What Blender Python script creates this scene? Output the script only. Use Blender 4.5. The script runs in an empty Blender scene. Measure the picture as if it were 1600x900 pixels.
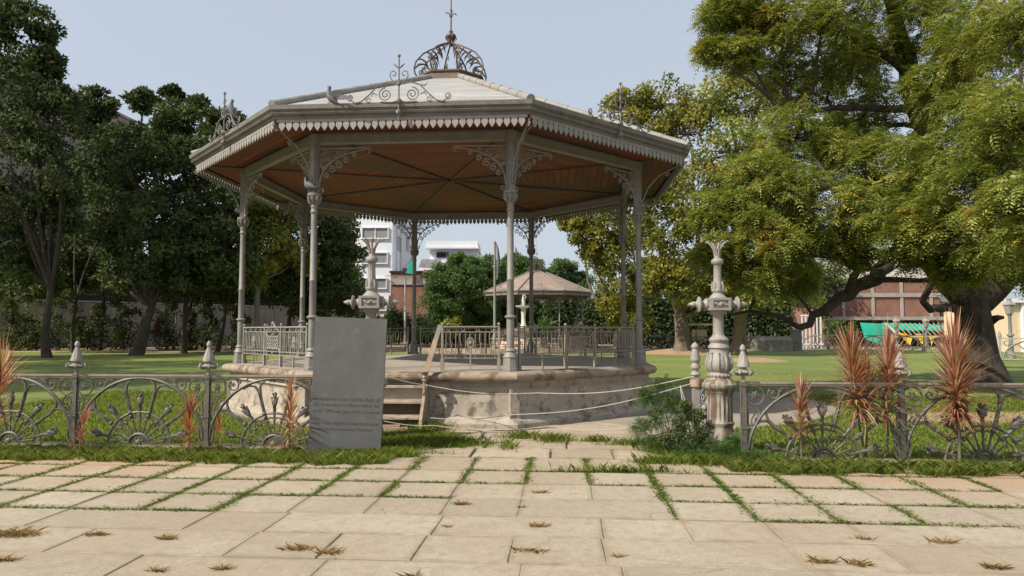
import bpy, math, random
import numpy as np
from mathutils import Vector, Matrix
random.seed(7)
rng = np.random.default_rng(11)
PI = math.pi
sc = bpy.context.scene
COL = sc.collection

# ------------------------------------------------------------------ camera
F = 1080.0; HZ = 517.0; CAMH = 1.6
PITCH = math.atan((HZ - 450) / F)
cam = bpy.data.cameras.new("camera"); camo = bpy.data.objects.new("camera", cam); COL.objects.link(camo)
cam.sensor_width = 36; cam.lens = F / 1600 * 36
cam.clip_start = 0.05; cam.clip_end = 2000
camo.location = (0, 0, CAMH); camo.rotation_euler = (PI/2 + PITCH, 0, 0)
sc.camera = camo

# ------------------------------------------------------------------ sky and sun
SUN_EL = math.radians(43); SUN_AZ = math.radians(239)      # compass from +Y clockwise: behind the camera, to its left
w = bpy.data.worlds.new("World"); sc.world = w; w.use_nodes = True
nt = w.node_tree; nt.nodes.clear()
sky = nt.nodes.new("ShaderNodeTexSky"); sky.sky_type = 'NISHITA'; sky.sun_disc = False
sky.sun_elevation = SUN_EL; sky.sun_rotation = SUN_AZ; sky.air_density = 1.0; sky.dust_density = 3.5; sky.ozone_density = 1.0
mx = nt.nodes.new("ShaderNodeMix"); mx.data_type = 'RGBA'; mx.inputs[0].default_value = 0.55
mx.inputs[7].default_value = (6.6, 7.15, 7.85, 1)
bg = nt.nodes.new("ShaderNodeBackground"); bg.inputs[1].default_value = 0.1
wo = nt.nodes.new("ShaderNodeOutputWorld")
nt.links.new(sky.outputs[0], mx.inputs[6]); nt.links.new(mx.outputs[2], bg.inputs[0]); nt.links.new(bg.outputs[0], wo.inputs[0])
sl = bpy.data.lights.new("sun", 'SUN'); sl.energy = 4.9; sl.angle = math.radians(0.6); sl.color = (1, 0.92, 0.78)
so = bpy.data.objects.new("sun", sl); COL.objects.link(so)
sdir = Vector((math.sin(SUN_AZ)*math.cos(SUN_EL), math.cos(SUN_AZ)*math.cos(SUN_EL), math.sin(SUN_EL)))
so.rotation_euler = sdir.to_track_quat('Z', 'Y').to_euler(); so.location = (-30, -30, 40)
vs = sc.view_settings
vs.view_transform = 'Standard'; vs.look = 'None'; vs.gamma = 1; vs.exposure = 0.3; vs.use_curve_mapping = False
sc.cycles.max_bounces = 6; sc.cycles.diffuse_bounces = 3; sc.cycles.glossy_bounces = 2; sc.cycles.transmission_bounces = 3

# ------------------------------------------------------------------ helpers
def W(px, py, D):
    """pixel of the 1600x900 photograph at world depth Y = D -> world point"""
    u = (450 - py) / F; dx = (px - 800) / F
    dy = math.cos(PITCH) - u*math.sin(PITCH); dz = math.sin(PITCH) + u*math.cos(PITCH)
    return Vector((dx*D/dy, D, CAMH + dz*D/dy))
def G(px, D, z=0): 
    return Vector(((px-800)/F*D, D, z))
YA = 0.072; CY, SY = math.cos(YA), math.sin(YA)
def UV(u, v, z=0):                                  # paving frame -> world
    return Vector((u*CY + v*SY, -u*SY + v*CY, z))

def props(o, label=None, cat=None, group=None, kind=None):
    if label: o['label'] = label
    if cat: o['category'] = cat
    if group: o['group'] = group
    if kind: o['kind'] = kind
    return o
def thing(name, label, cat, loc=(0, 0, 0), rotz=0, group=None):
    o = bpy.data.objects.new(name, None); COL.objects.link(o)
    o.location = loc; o.rotation_euler = (0, 0, rotz); o.empty_display_size = .1
    return props(o, label, cat, group)
def link(name, me, parent=None, loc=None, rotz=None):
    o = bpy.data.objects.new(name, me); COL.objects.link(o)
    if parent is not None: o.parent = parent
    if loc is not None: o.location = loc
    if rotz is not None: o.rotation_euler = (0, 0, rotz)
    return o
def kids(o): return [c for c in bpy.data.objects if c.parent == o]
def copy_tree(o, parent=None):
    ch = kids(o)
    c = o.copy(); COL.objects.link(c)
    if parent is not None: c.parent = parent
    for k in ch: copy_tree(k, c)
    return c

class MB:
    def __init__(s): s.v = []; s.f = []; s.m = []; s.uv = []; s.sm = []
    def add(s, vs_, fs, mi=0, uvs=None, smooth=False):
        b = len(s.v); s.v += [tuple(p) for p in vs_]
        for i, f in enumerate(fs):
            s.f.append([b + k for k in f]); s.m.append(mi); s.sm.append(smooth)
            s.uv.append(uvs[i] if uvs else None)
        return s
    def box(s, c, d, rz=0, mi=0, M=None, taper=1.0):
        hx, hy, hz = d[0]/2, d[1]/2, d[2]/2
        ps = []
        for z in (-hz, hz):
            k = taper if z > 0 else 1
            for x, y in ((-hx, -hy), (hx, -hy), (hx, hy), (-hx, hy)): ps.append(Vector((x*k, y*k, z)))
        R = Matrix.Rotation(rz, 3, 'Z') if M is None else M
        ps = [R @ p + Vector(c) for p in ps]
        return s.add(ps, [(0, 3, 2, 1), (4, 5, 6, 7), (0, 1, 5, 4), (1, 2, 6, 5), (2, 3, 7, 6), (3, 0, 4, 7)], mi)
    def bevbox(s, c, d, b=.01, rz=0, mi=0):
        """box with chamfered vertical and top edges"""
        hx, hy, hz = d[0]/2, d[1]/2, d[2]/2
        def ring(hx, hy, b, z): return [(-hx+b, -hy, z), (hx-b, -hy, z), (hx, -hy+b, z), (hx, hy-b, z), (hx-b, hy, z), (-hx+b, hy, z), (-hx, hy-b, z), (-hx, -hy+b, z)]
        rs = [ring(hx, hy, b, -hz), ring(hx, hy, b, hz-b), ring(hx-b, hy-b, b*.6, hz)]
        R = Matrix.Rotation(rz, 3, 'Z')
        ps = [R @ Vector(p) + Vector(c) for r in rs for p in r]
        fs = [tuple(range(7, -1, -1)), tuple(range(16, 24))]
        for k in range(2):
            for i in range(8): fs.append((k*8+i, k*8+(i+1) % 8, k*8+8+(i+1) % 8, k*8+8+i))
        return s.add(ps, fs, mi)
    def tube(s, pts, r, n=6, mi=0, flat=1.0, closed=False, caps=True, smooth=True):
        pts = [Vector(p) for p in pts]; N = len(pts)
        if N < 2: return s
        rs = r if hasattr(r, '__len__') else [r]*N
        ps = []; prev = None
        for i, p in enumerate(pts):
            if closed: t = pts[(i+1) % N] - pts[i-1]
            else: t = pts[min(i+1, N-1)] - pts[max(i-1, 0)]
            if t.length < 1e-9: t = Vector((0, 0, 1))
            t.normalize()
            if prev is None:
                a = Vector((0, 0, 1)) if abs(t.z) < .9 else Vector((0, 1, 0))
                nrm = (a - t*a.dot(t)).normalized()
            else:
                nrm = prev - t*prev.dot(t)
                nrm = nrm.normalized() if nrm.length > 1e-6 else prev
            prev = nrm; bn = t.cross(nrm)
            for k in range(n):
                a = 2*PI*k/n
                ps.append(p + nrm*math.cos(a)*rs[i] + bn*math.sin(a)*rs[i]*flat)
        fs = []
        for i in range(N if closed else N-1):
            j = (i+1) % N
            for k in range(n): fs.append((i*n+k, i*n+(k+1) % n, j*n+(k+1) % n, j*n+k))
        if caps and not closed: fs += [tuple(range(n-1, -1, -1)), tuple(range((N-1)*n, N*n))]
        return s.add(ps, fs, mi, smooth=smooth)
    def lathe(s, prof, c=(0, 0, 0), n=16, mi=0, flutes=None, smooth=True, rot=0):
        """prof: list of (z, r); flutes: (z0, z1, count, depth)"""
        ps = []
        for z, r in prof:
            for k in range(n):
                a = rot + 2*PI*k/n; rr = r
                if flutes and flutes[0] <= z <= flutes[1]: rr = r*(1 - flutes[3]*(.5+.5*math.cos(flutes[2]*a)))
                ps.append((c[0] + rr*math.cos(a), c[1] + rr*math.sin(a), c[2] + z))
        fs = []
        for i in range(len(prof)-1):
            for k in range(n): fs.append((i*n+k, i*n+(k+1) % n, (i+1)*n+(k+1) % n, (i+1)*n+k))
        fs += [tuple(range(n-1, -1, -1)), tuple(range((len(prof)-1)*n, len(prof)*n))]
        return s.add(ps, fs, mi, smooth=smooth)
    def prism(s, poly, O, U, V, t, mi=0):
        """polygon (2D) extruded by t along U x V, centred"""
        O, U, V = Vector(O), Vector(U), Vector(V); Nn = U.cross(V).normalized()
        n = len(poly)
        a = [O + U*x + V*y - Nn*t/2 for x, y in poly]; b = [O + U*x + V*y + Nn*t/2 for x, y in poly]
        fs = [tuple(range(n-1, -1, -1)), tuple(range(n, 2*n))] + [(i, (i+1) % n, n+(i+1) % n, n+i) for i in range(n)]
        return s.add(a+b, fs, mi)
    def ball(s, c, r, n=8, mi=0, sz=1):
        prof = [(-r*sz*math.cos(PI*k/6), max(r*math.sin(PI*k/6), 1e-4)) for k in range(7)]
        return s.lathe(prof, c, n, mi)
    def octs(s, prof, mi=0, smooth=False, n=8):
        """profile (r, z) swept round the octagon with mitred corners"""
        ps = []
        for r, z in prof:
            for i in range(n):
                a = i*2*PI/n; ps.append((r*math.sin(a), -r*math.cos(a), z))
        fs = []
        for j in range(len(prof)-1):
            for i in range(n): fs.append((j*n+i, j*n+(i+1) % n, (j+1)*n+(i+1) % n, (j+1)*n+i))
        return s.add(ps, fs, mi, smooth=smooth)
    def mesh(s, name, mats):
        me = bpy.data.meshes.new(name); me.from_pydata(s.v, [], s.f)
        for m in (mats if isinstance(mats, (list, tuple)) else [mats]): me.materials.append(m)
        me.polygons.foreach_set('material_index', s.m); me.polygons.foreach_set('use_smooth', s.sm)
        if any(u is not None for u in s.uv):
            l = me.uv_layers.new(name='UVMap'); k = 0
            for f, u in zip(s.f, s.uv):
                for j in range(len(f)):
                    l.data[k].uv = u[j] if u else (0, 0); k += 1
        me.update()
        if any(s.sm):
            try: me.set_sharp_from_angle(angle=math.radians(42))
            except Exception: pass
        return me
    def build(s, name, mats, parent=None, loc=None, rotz=None):
        return link(name, s.mesh(name, mats), parent, loc, rotz)

# ------------------------------------------------------------------ materials
def rgba(c): return (c[0], c[1], c[2], 1)
def new_mat(name):
    m = bpy.data.materials.new(name); m.use_nodes = True
    nt = m.node_tree; nt.nodes.clear()
    o = nt.nodes.new("ShaderNodeOutputMaterial"); b = nt.nodes.new("ShaderNodeBsdfPrincipled")
    nt.links.new(b.outputs[0], o.inputs[0])
    return m, nt, b, o
def noise(nt, scale, detail=4, vec=None, rough=.55, dist=0):
    n = nt.nodes.new("ShaderNodeTexNoise"); n.inputs['Scale'].default_value = scale; n.inputs['Detail'].default_value = detail
    n.inputs['Roughness'].default_value = rough; n.inputs['Distortion'].default_value = dist
    if vec is not None: nt.links.new(vec, n.inputs['Vector'])
    return n.outputs[0]
def ramp(nt, fac, stops):
    r = nt.nodes.new("ShaderNodeValToRGB"); e = r.color_ramp.elements
    e[0].position = stops[0][0]; e[0].color = rgba(stops[0][1])
    e[1].position = stops[-1][0]; e[1].color = rgba(stops[-1][1])
    for p, c in stops[1:-1]:
        x = e.new(p); x.color = rgba(c)
    nt.links.new(fac, r.inputs[0]); return r.outputs[0]
def mapr(nt, fac, a, b, c=0, d=1):
    n = nt.nodes.new("ShaderNodeMapRange"); nt.links.new(fac, n.inputs[0])
    n.inputs[1].default_value = a; n.inputs[2].default_value = b; n.inputs[3].default_value = c; n.inputs[4].default_value = d
    return n.outputs[0]
def mixc(nt, fac, a, b, mode='MIX'):
    n = nt.nodes.new("ShaderNodeMix"); n.data_type = 'RGBA'; n.blend_type = mode
    if isinstance(fac, (int, float)): n.inputs[0].default_value = fac
    else: nt.links.new(fac, n.inputs[0])
    for i, x in ((6, a), (7, b)):
        if isinstance(x, tuple): n.inputs[i].default_value = rgba(x)
        else: nt.links.new(x, n.inputs[i])
    return n.outputs[2]
def math_(nt, op, a, b=None):
    n = nt.nodes.new("ShaderNodeMath"); n.operation = op
    for i, x in ((0, a), (1, b)):
        if x is None: continue
        if isinstance(x, (int, float)): n.inputs[i].default_value = x
        else: nt.links.new(x, n.inputs[i])
    return n.outputs[0]
def coords(nt, kind='Object', scale=(1, 1, 1)):
    t = nt.nodes.new("ShaderNodeTexCoord"); m = nt.nodes.new("ShaderNodeMapping"); m.inputs['Scale'].default_value = scale
    nt.links.new(t.outputs[kind], m.inputs[0]); return m.outputs[0]
def bump(nt, b, h, s=.3, d=.02):
    n = nt.nodes.new("ShaderNodeBump"); n.inputs['Strength'].default_value = s; n.inputs['Distance'].default_value = d
    nt.links.new(h, n.inputs['Height']); nt.links.new(n.outputs[0], b.inputs['Normal'])

def mottled(name, c1, c2, c3=None, scale=4, rough=.8, bmp=.25, streak=0, fine=40, metal=0, stain=.55):
    m, nt, b, o = new_mat(name)
    v = coords(nt)
    n1 = noise(nt, scale, 6, v, .6)
    col = ramp(nt, n1, [(.3, c1), (.7, c2)])
    if c3:
        vv = coords(nt, 'Object', (1, 1, .12)) if streak else v
        n2 = noise(nt, scale*(2.5 if streak else 1.7), 6, vv, .65, .4)
        col = mixc(nt, mapr(nt, n2, stain, stain+.13, 0, .85), col, c3)
    n3 = noise(nt, fine, 3, v, .7)
    col = mixc(nt, mapr(nt, n3, .3, .7, 0, .28), col, tuple(x*.55 for x in c1))
    nt.links.new(col, b.inputs['Base Color']); b.inputs['Roughness'].default_value = rough; b.inputs['Metallic'].default_value = metal
    if bmp: bump(nt, b, n3, bmp, .01)
    return m
M = {}
M['paint'] = mottled('aged_grey_paint', (.175, .168, .15), (.26, .25, .225), (.085, .055, .035), 5, .55, .15, 1, 60, stain=.62)
M['paint_light'] = mottled('pale_paint', (.215, .205, .185), (.32, .305, .275), (.12, .10, .075), 5, .6, .15, 1, 60, stain=.62)
M['lamp'] = mottled('pale_cast_iron_paint', (.22, .205, .185), (.33, .31, .28), (.11, .07, .045), 4, .55, .25, 1, 50, stain=.58)
M['lamp_rust'] = mottled('rusty_cast_iron_paint', (.27, .245, .205), (.38, .35, .295), (.09, .042, .02), 5, .65, .3, 1, 50, stain=.44)
M['iron'] = mottled('weathered_fence_iron', (.075, .07, .058), (.145, .135, .112), (.04, .026, .018), 6, .5, .3, 0, 70, stain=.52)
M['iron_rail'] = mottled('pale_worn_iron', (.22, .185, .145), (.31, .265, .21), (.08, .055, .04), 6, .5, .2, 0, 70, stain=.58)
M['dark_iron'] = mottled('dark_scroll_iron', (.07, .055, .05), (.14, .10, .085), (.12, .05, .03), 5, .6, .2, 0, 50)
M['crest'] = mottled('grey_crest_iron', (.12, .115, .11), (.2, .19, .18), None, 5, .55, .1)
M['gutter'] = mottled('gutter_paint', (.132, .125, .11), (.205, .195, .175), (.07, .055, .04), 2.5, .6, .15, 0, 30, stain=.57)
M['stone'] = mottled('platform_plaster', (.29, .25, .20), (.46, .40, .325), (.065, .052, .04), 2.4, .9, .6, 0, 16, stain=.52)
M['rim'] = mottled('platform_rim_stone', (.25, .20, .15), (.38, .31, .245), (.11, .065, .035), 1.6, .85, .35, 0, 22, stain=.47)
M['floor'] = mottled('platform_floor_stone', (.28, .24, .195), (.38, .335, .275), (.17, .14, .11), 1.2, .9, .25, 0, 20)
M['slate'] = mottled('slate_slab', (.078, .080, .082), (.115, .114, .111), (.15, .146, .137), 3.2, .65, .25, 0, 45, stain=.58)
M['ink'] = mottled('worn_letter_paint', (.05, .05, .047), (.075, .075, .07), None, 30, .7, 0)
M['wood'] = mottled('old_plank', (.28, .19, .13), (.42, .31, .23), (.12, .08, .06), 6, .8, .3, 0, 40)
M['steps'] = mottled('step_stone', (.27, .22, .165), (.38, .31, .24), (.14, .11, .085), 2.5, .9, .4, 0, 20)
M['rope'] = mottled('dirty_rope', (.36, .32, .26), (.48, .43, .36), None, 20, .9, 0)
M['white'] = mottled('white_wall_paint', (.66, .69, .74), (.76, .78, .82), (.42, .43, .44), .35, .8, .05, 1, 6, stain=.66)
M['cream'] = mottled('cream_wall', (.21, .19, .155), (.31, .28, .23), (.06, .055, .045), .3, .9, .1, 1, 5, stain=.52)  # base lowered to carry the tree shade on the wall; black streaks are stains
M['tanwall'] = mottled('tan_wall', (.60, .46, .31), (.70, .56, .40), (.42, .32, .22), .5, .9, .1, 0, 6)
M['window'] = mottled('window_shutter', (.20, .20, .19), (.30, .30, .28), None, 3, .4, .05)
M['dark'] = mottled('dark_opening', (.015, .014, .013), (.03, .028, .025), None, 3, .8, 0)
M['concrete'] = mottled('raw_concrete', (.30, .275, .24), (.40, .37, .33), (.25, .22, .19), .8, .9, .2, 0, 10)
M['tarp_green'] = mottled('green_shade_net', (.01, .32, .22), (.02, .42, .29), (.008, .2, .14), 1.2, .6, .1, 0, 20)
M['tarp_yellow'] = mottled('yellow_cloth', (.75, .52, .03), (.85, .62, .05), None, 3, .7, 0)
M['tarp_grey'] = mottled('grey_tarpaulin', (.12, .12, .13), (.2, .2, .21), None, 1, .6, 0)
M['red'] = mottled('red_cloth', (.45, .04, .03), (.6, .07, .05), None, 2, .6, 0)
M['red_dull'] = mottled('dull_red_cloth', (.12, .02, .02), (.18, .03, .03), None, 2, .7, 0)
M['ac'] = mottled('unit_grey', (.1, .12, .14), (.16, .18, .2), None, 3, .5, 0)
M['soil'] = mottled('dry_soil', (.28, .175, .10), (.38, .25, .15), (.22, .19, .08), 1.5, 1, .5, 0, 14, stain=.6)
M['ground'] = mottled('bare_ground', (.22, .17, .12), (.32, .25, .18), (.10, .11, .04), .5, 1, .4, 0, 10)
M['path'] = mottled('trodden_path', (.25, .215, .175), (.34, .295, .24), (.17, .14, .11), .8, .95, .3, 0, 16)
M['bark'] = mottled('neem_bark', (.045, .034, .025), (.085, .066, .048), (.022, .017, .012), 3, .95, .8, 1, 12, stain=.5)
M['bark_pale'] = mottled('pale_bark', (.12, .095, .07), (.20, .16, .12), (.06, .048, .036), 3, .95, .6, 1, 10, stain=.52)
M['bark_lime'] = mottled('old_limewashed_bark', (.12, .11, .10), (.26, .24, .21), (.06, .05, .04), 4, .95, .6, 0, 14, stain=.48)
M['pipe'] = mottled('galvanised_pipe', (.42, .42, .42), (.54, .54, .53), None, 3, .4, .05)
M['joint_dirt'] = mottled('joint_dirt', (.20, .155, .11), (.30, .24, .17), (.12, .10, .06), 3, 1, .3, 0, 30)
M['gate_dirt'] = mottled('sandy_path', (.33, .27, .20), (.43, .36, .27), (.24, .19, .135), 2, .95, .4, 0, 24)
M['curb'] = mottled('weathered_curb_boards', (.10, .075, .055), (.17, .13, .095), (.05, .04, .03), 3, .85, .3)
M['riser'] = mottled('gap_shade_riser', (.06, .045, .035), (.11, .085, .065), None, 3, .9, .3)  # shade of the gaps between treads, put into the riser colour
M['shaded_stone'] = mottled('shade_toned_stone', (.16, .155, .13), (.24, .23, .2), (.08, .085, .06), 2, .9, .3)  # stone colour darkened for the shade the bench and pier stand in
M['yellow'] = mottled('yellow_plastic', (.55, .36, .03), (.65, .45, .05), None, 10, .5, 0)
M['pigeon'] = mottled('pigeon_grey', (.07, .075, .085), (.13, .14, .16), (.22, .23, .25), 18, .7, 0, 0, 60)
M['fountain'] = mottled('fountain_paint', (.52, .48, .42), (.66, .62, .55), (.28, .2, .14), 2, .6, .1)
M['pinkstone'] = mottled('pink_stone_steps', (.52, .38, .28), (.62, .46, .35), None, 2, .8, .1)

def brick_mat(name, c1, c2, mortar, bw=.23, bh=.08, s=1):
    m, nt, b, o = new_mat(name)
    t = nt.nodes.new("ShaderNodeTexCoord"); sp = nt.nodes.new("ShaderNodeSeparateXYZ"); cb = nt.nodes.new("ShaderNodeCombineXYZ")
    nt.links.new(t.outputs['Object'], sp.inputs[0])
    nt.links.new(math_(nt, 'ADD', sp.outputs[0], sp.outputs[1]), cb.inputs[0]); nt.links.new(sp.outputs[2], cb.inputs[1])
    br = nt.nodes.new("ShaderNodeTexBrick"); nt.links.new(cb.outputs[0], br.inputs[0])
    br.inputs['Color1'].default_value = rgba(c1); br.inputs['Color2'].default_value = rgba(c2); br.inputs['Mortar'].default_value = rgba(mortar)
    br.inputs['Scale'].default_value = 1; br.inputs['Brick Width'].default_value = bw*s; br.inputs['Row Height'].default_value = bh*s
    br.inputs['Mortar Size'].default_value = .012*s
    n = noise(nt, .7, 5, coords(nt), .6)
    col = mixc(nt, mapr(nt, n, .35, .7, 0, .6), br.outputs[0], tuple(x*.55 for x in c1))
    nt.links.new(col, b.inputs['Base Color']); b.inputs['Roughness'].default_value = .95
    return m
M['brick'] = brick_mat('red_brick', (.21, .085, .06), (.28, .12, .085), (.27, .225, .185), .35, .14, 1)
M['brick_old'] = brick_mat('old_brick', (.22, .09, .06), (.30, .14, .10), (.22, .18, .15), .35, .14, 1)

def planks_mat(name, c1, c2, cd, row=.11, width=2.2, mort=.004, dirt=None, dirt_lo=.55):
    """UV-based boards / slabs: rows run along u"""
    m, nt, b, o = new_mat(name)
    uv = coords(nt, 'UV')
    br = nt.nodes.new("ShaderNodeTexBrick"); nt.links.new(uv, br.inputs[0])
    br.inputs['Color1'].default_value = rgba(c1); br.inputs['Color2'].default_value = rgba(c2); br.inputs['Mortar'].default_value = rgba(cd)
    br.inputs['Scale'].default_value = 1; br.inputs['Brick Width'].default_value = width; br.inputs['Row Height'].default_value = row
    br.inputs['Mortar Size'].default_value = mort; br.inputs['Bias'].default_value = 0
    n = noise(nt, 1.0, 6, coords(nt, 'UV', (.8, 5, 1)), .7)
    col = mixc(nt, mapr(nt, n, .3, .62, 0, .75), br.outputs[0], tuple(x*.5 for x in c1))
    n2 = noise(nt, .55, 6, coords(nt), .65)
    if dirt: col = mixc(nt, mapr(nt, n2, dirt_lo, dirt_lo+.12, 0, .8), col, dirt)
    nt.links.new(col, b.inputs['Base Color']); b.inputs['Roughness'].default_value = .75
    bump(nt, b, br.outputs[1], -.3, .01)
    return m
M['ceiling'] = planks_mat('red_board_ceiling', (.30, .075, .042), (.12, .033, .021), (.03, .011, .008), .16, 2.0, .018, (.08, .05, .038), .47)
M['roof'] = planks_mat('whitewashed_roof_slabs', (.35, .35, .345), (.44, .44, .43), (.17, .165, .155), .34, .8, .004, (.30, .265, .22), .5)
M['roof_far'] = planks_mat('faded_pink_roof', (.30, .215, .175), (.37, .275, .225), (.20, .14, .115), .6, 1.5, .01, (.33, .25, .21), .55)

def paver_mat():
    m, nt, b, o = new_mat('sandstone_pavers')
    g = nt.nodes.new("ShaderNodeNewGeometry"); P = g.outputs['Position']
    a = nt.nodes.new("ShaderNodeAttribute"); a.attribute_name = 'tint'
    n1 = noise(nt, 1.3, 6, P, .6); n2 = noise(nt, 9, 5, P, .7); n3 = noise(nt, 90, 3, P, .7)
    col = mixc(nt, a.outputs['Fac'], (.305, .265, .195), (.43, .38, .29))
    col = mixc(nt, mapr(nt, n1, .38, .68, 0, .55), col, (.30, .245, .185))
    col = mixc(nt, mapr(nt, n2, .48, .66, 0, .6), col, (.24, .195, .14))
    # red soil washed over the slabs next to the verge
    sp = nt.nodes.new("ShaderNodeSeparateXYZ"); nt.links.new(P, sp.inputs[0])
    v = math_(nt, 'ADD', sp.outputs[1], math_(nt, 'MULTIPLY', sp.outputs[0], .07))
    s = mapr(nt, math_(nt, 'ADD', v, math_(nt, 'MULTIPLY', math_(nt, 'SUBTRACT', n1, .5), 2.6)), 6.7, 8.2, 0, .75)
    s2 = math_(nt, 'MULTIPLY', s, mapr(nt, math_(nt, 'ABSOLUTE', sp.outputs[0]), 1.8, 4.5, .15, 1))
    col = mixc(nt, s2, col, (.42, .25, .145))
    # hair cracks
    vo = nt.nodes.new("ShaderNodeTexVoronoi"); vo.feature = 'DISTANCE_TO_EDGE'; vo.inputs['Scale'].default_value = 1.1
    wv = nt.nodes.new("ShaderNodeMix"); wv.data_type = 'RGBA'; wv.inputs[0].default_value = .12
    nn = nt.nodes.new("ShaderNodeTexNoise"); nn.inputs['Scale'].default_value = 3; nn.inputs['Detail'].default_value = 5; nt.links.new(P, nn.inputs[0])
    nt.links.new(P, wv.inputs[6]); nt.links.new(nn.outputs[1], wv.inputs[7]); nt.links.new(wv.outputs[2], vo.inputs['Vector'])
    cr = math_(nt, 'MULTIPLY', mapr(nt, vo.outputs[0], 0, .006, 1, 0), mapr(nt, noise(nt, .9, 2, P), .53, .57, 0, .8))
    col = mixc(nt, cr, col, (.12, .09, .06))
    col = mixc(nt, mapr(nt, n3, .46, .62, 0, .45), col, (.19, .15, .105))
    n5 = noise(nt, 28, 4, P, .75)
    col = mixc(nt, mapr(nt, n5, .54, .64, 0, .4), col, (.48, .42, .32))
    n6 = noise(nt, .6, 6, P, .7, .5)
    col = mixc(nt, mapr(nt, n6, .46, .62, 0, .45), col, (.27, .205, .145))
    ea = nt.nodes.new('ShaderNodeAttribute'); ea.attribute_name = 'edge'
    ef = math_(nt, 'MULTIPLY', math_(nt, 'POWER', ea.outputs['Fac'], 1.6), mapr(nt, noise(nt, 3.5, 5, P, .75), .38, .62, 0, .85))
    col = mixc(nt, ef, col, (.20, .16, .105))
    nt.links.new(col, b.inputs['Base Color']); b.inputs['Roughness'].default_value = .9
    bump(nt, b, math_(nt, 'ADD', n3, math_(nt, 'MULTIPLY', n2, 2)), .35, .006)
    return m
M['paver'] = paver_mat()

def lawn_mat():
    m, nt, b, o = new_mat('lawn_turf')
    g = nt.nodes.new("ShaderNodeNewGeometry"); P = g.outputs['Position']
    n1 = noise(nt, .25, 5, P, .6); n2 = noise(nt, 2.2, 6, P, .7); n3 = noise(nt, 30, 4, P, .8)
    col = ramp(nt, n1, [(.35, (.16, .20, .03)), (.65, (.25, .27, .05))])
    col = mixc(nt, mapr(nt, n2, .45, .75, 0, .6), col, (.21, .225, .05))
    n4 = noise(nt, .9, 7, P, .75, .3)
    col = mixc(nt, mapr(nt, n4, .56, .70, 0, .75), col, (.27, .23, .10))
    n5 = noise(nt, .12, 4, P, .6)
    col = mixc(nt, mapr(nt, n5, .48, .60, 0, .6), col, (.10, .145, .025))  # broad darker green patches painted in as dappled shade
    col = mixc(nt, mapr(nt, n3, .35, .65, 0, .7), col, (.04, .08, .012))
    nt.links.new(col, b.inputs['Base Color']); b.inputs['Roughness'].default_value = .9
    bump(nt, b, n3, .6, .03)
    return m
M['lawn'] = lawn_mat()

def leaf_mat(name, stops, transl=.35, rough=.5, spec=.35):
    m = bpy.data.materials.new(name); m.use_nodes = True; nt = m.node_tree; nt.nodes.clear()
    o = nt.nodes.new("ShaderNodeOutputMaterial"); b = nt.nodes.new("ShaderNodeBsdfPrincipled"); t = nt.nodes.new("ShaderNodeBsdfTranslucent")
    mxs = nt.nodes.new("ShaderNodeMixShader"); mxs.inputs[0].default_value = transl
    a = nt.nodes.new("ShaderNodeAttribute"); a.attribute_name = 'tint'
    c = ramp(nt, a.outputs['Fac'], stops)
    nt.links.new(c, b.inputs['Base Color']); b.inputs['Roughness'].default_value = rough; b.inputs['Specular IOR Level'].default_value = spec
    tc = mixc(nt, 1.0, c, (1.35, 1.3, .75), 'MULTIPLY')
    nt.links.new(tc, t.inputs[0]); nt.links.new(b.outputs[0], mxs.inputs[1]); nt.links.new(t.outputs[0], mxs.inputs[2]); nt.links.new(mxs.outputs[0], o.inputs[0])
    return m
M['leaf_neem'] = leaf_mat('neem_leaves', [(0, (.085, .12, .022)), (.45, (.19, .23, .045)), (.8, (.31, .33, .08)), (.97, (.43, .39, .10)), (1, (.34, .16, .04))])
M['leaf_yellow'] = leaf_mat('yellowish_leaves', [(0, (.075, .10, .018)), (.5, (.17, .18, .03)), (.85, (.26, .235, .045)), (1, (.36, .28, .04))])
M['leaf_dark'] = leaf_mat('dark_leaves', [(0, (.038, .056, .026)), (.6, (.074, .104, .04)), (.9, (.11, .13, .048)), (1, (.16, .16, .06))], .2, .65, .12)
M['leaf_green'] = leaf_mat('fresh_green_leaves', [(0, (.035, .075, .02)), (.6, (.075, .14, .035)), (1, (.13, .205, .05))])
M['leaf_cordy'] = leaf_mat('cordyline_leaves', [(0, (.15, .05, .03)), (.35, (.31, .115, .065)), (.6, (.45, .22, .14)), (.8, (.55, .40, .30)), (.93, (.60, .50, .40)), (1, (.34, .31, .11))], .3, .45, .3)
M['leaf_cordy_red'] = leaf_mat('red_cordyline_leaves', [(0, (.18, .035, .025)), (.5, (.36, .09, .055)), (.85, (.46, .22, .13)), (1, (.35, .34, .08))], .35, .45, .3)
M['grass'] = leaf_mat('grass_blades', [(0, (.06, .11, .018)), (.4, (.125, .19, .028)), (.7, (.22, .26, .045)), (.92, (.34, .33, .10)), (1, (.45, .38, .19))], .4, .6, .2)
M['grass_dry'] = leaf_mat('dry_grass_blades', [(0, (.25, .16, .07)), (.6, (.40, .28, .13)), (1, (.52, .40, .22))], .2, .7, .1)

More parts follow.
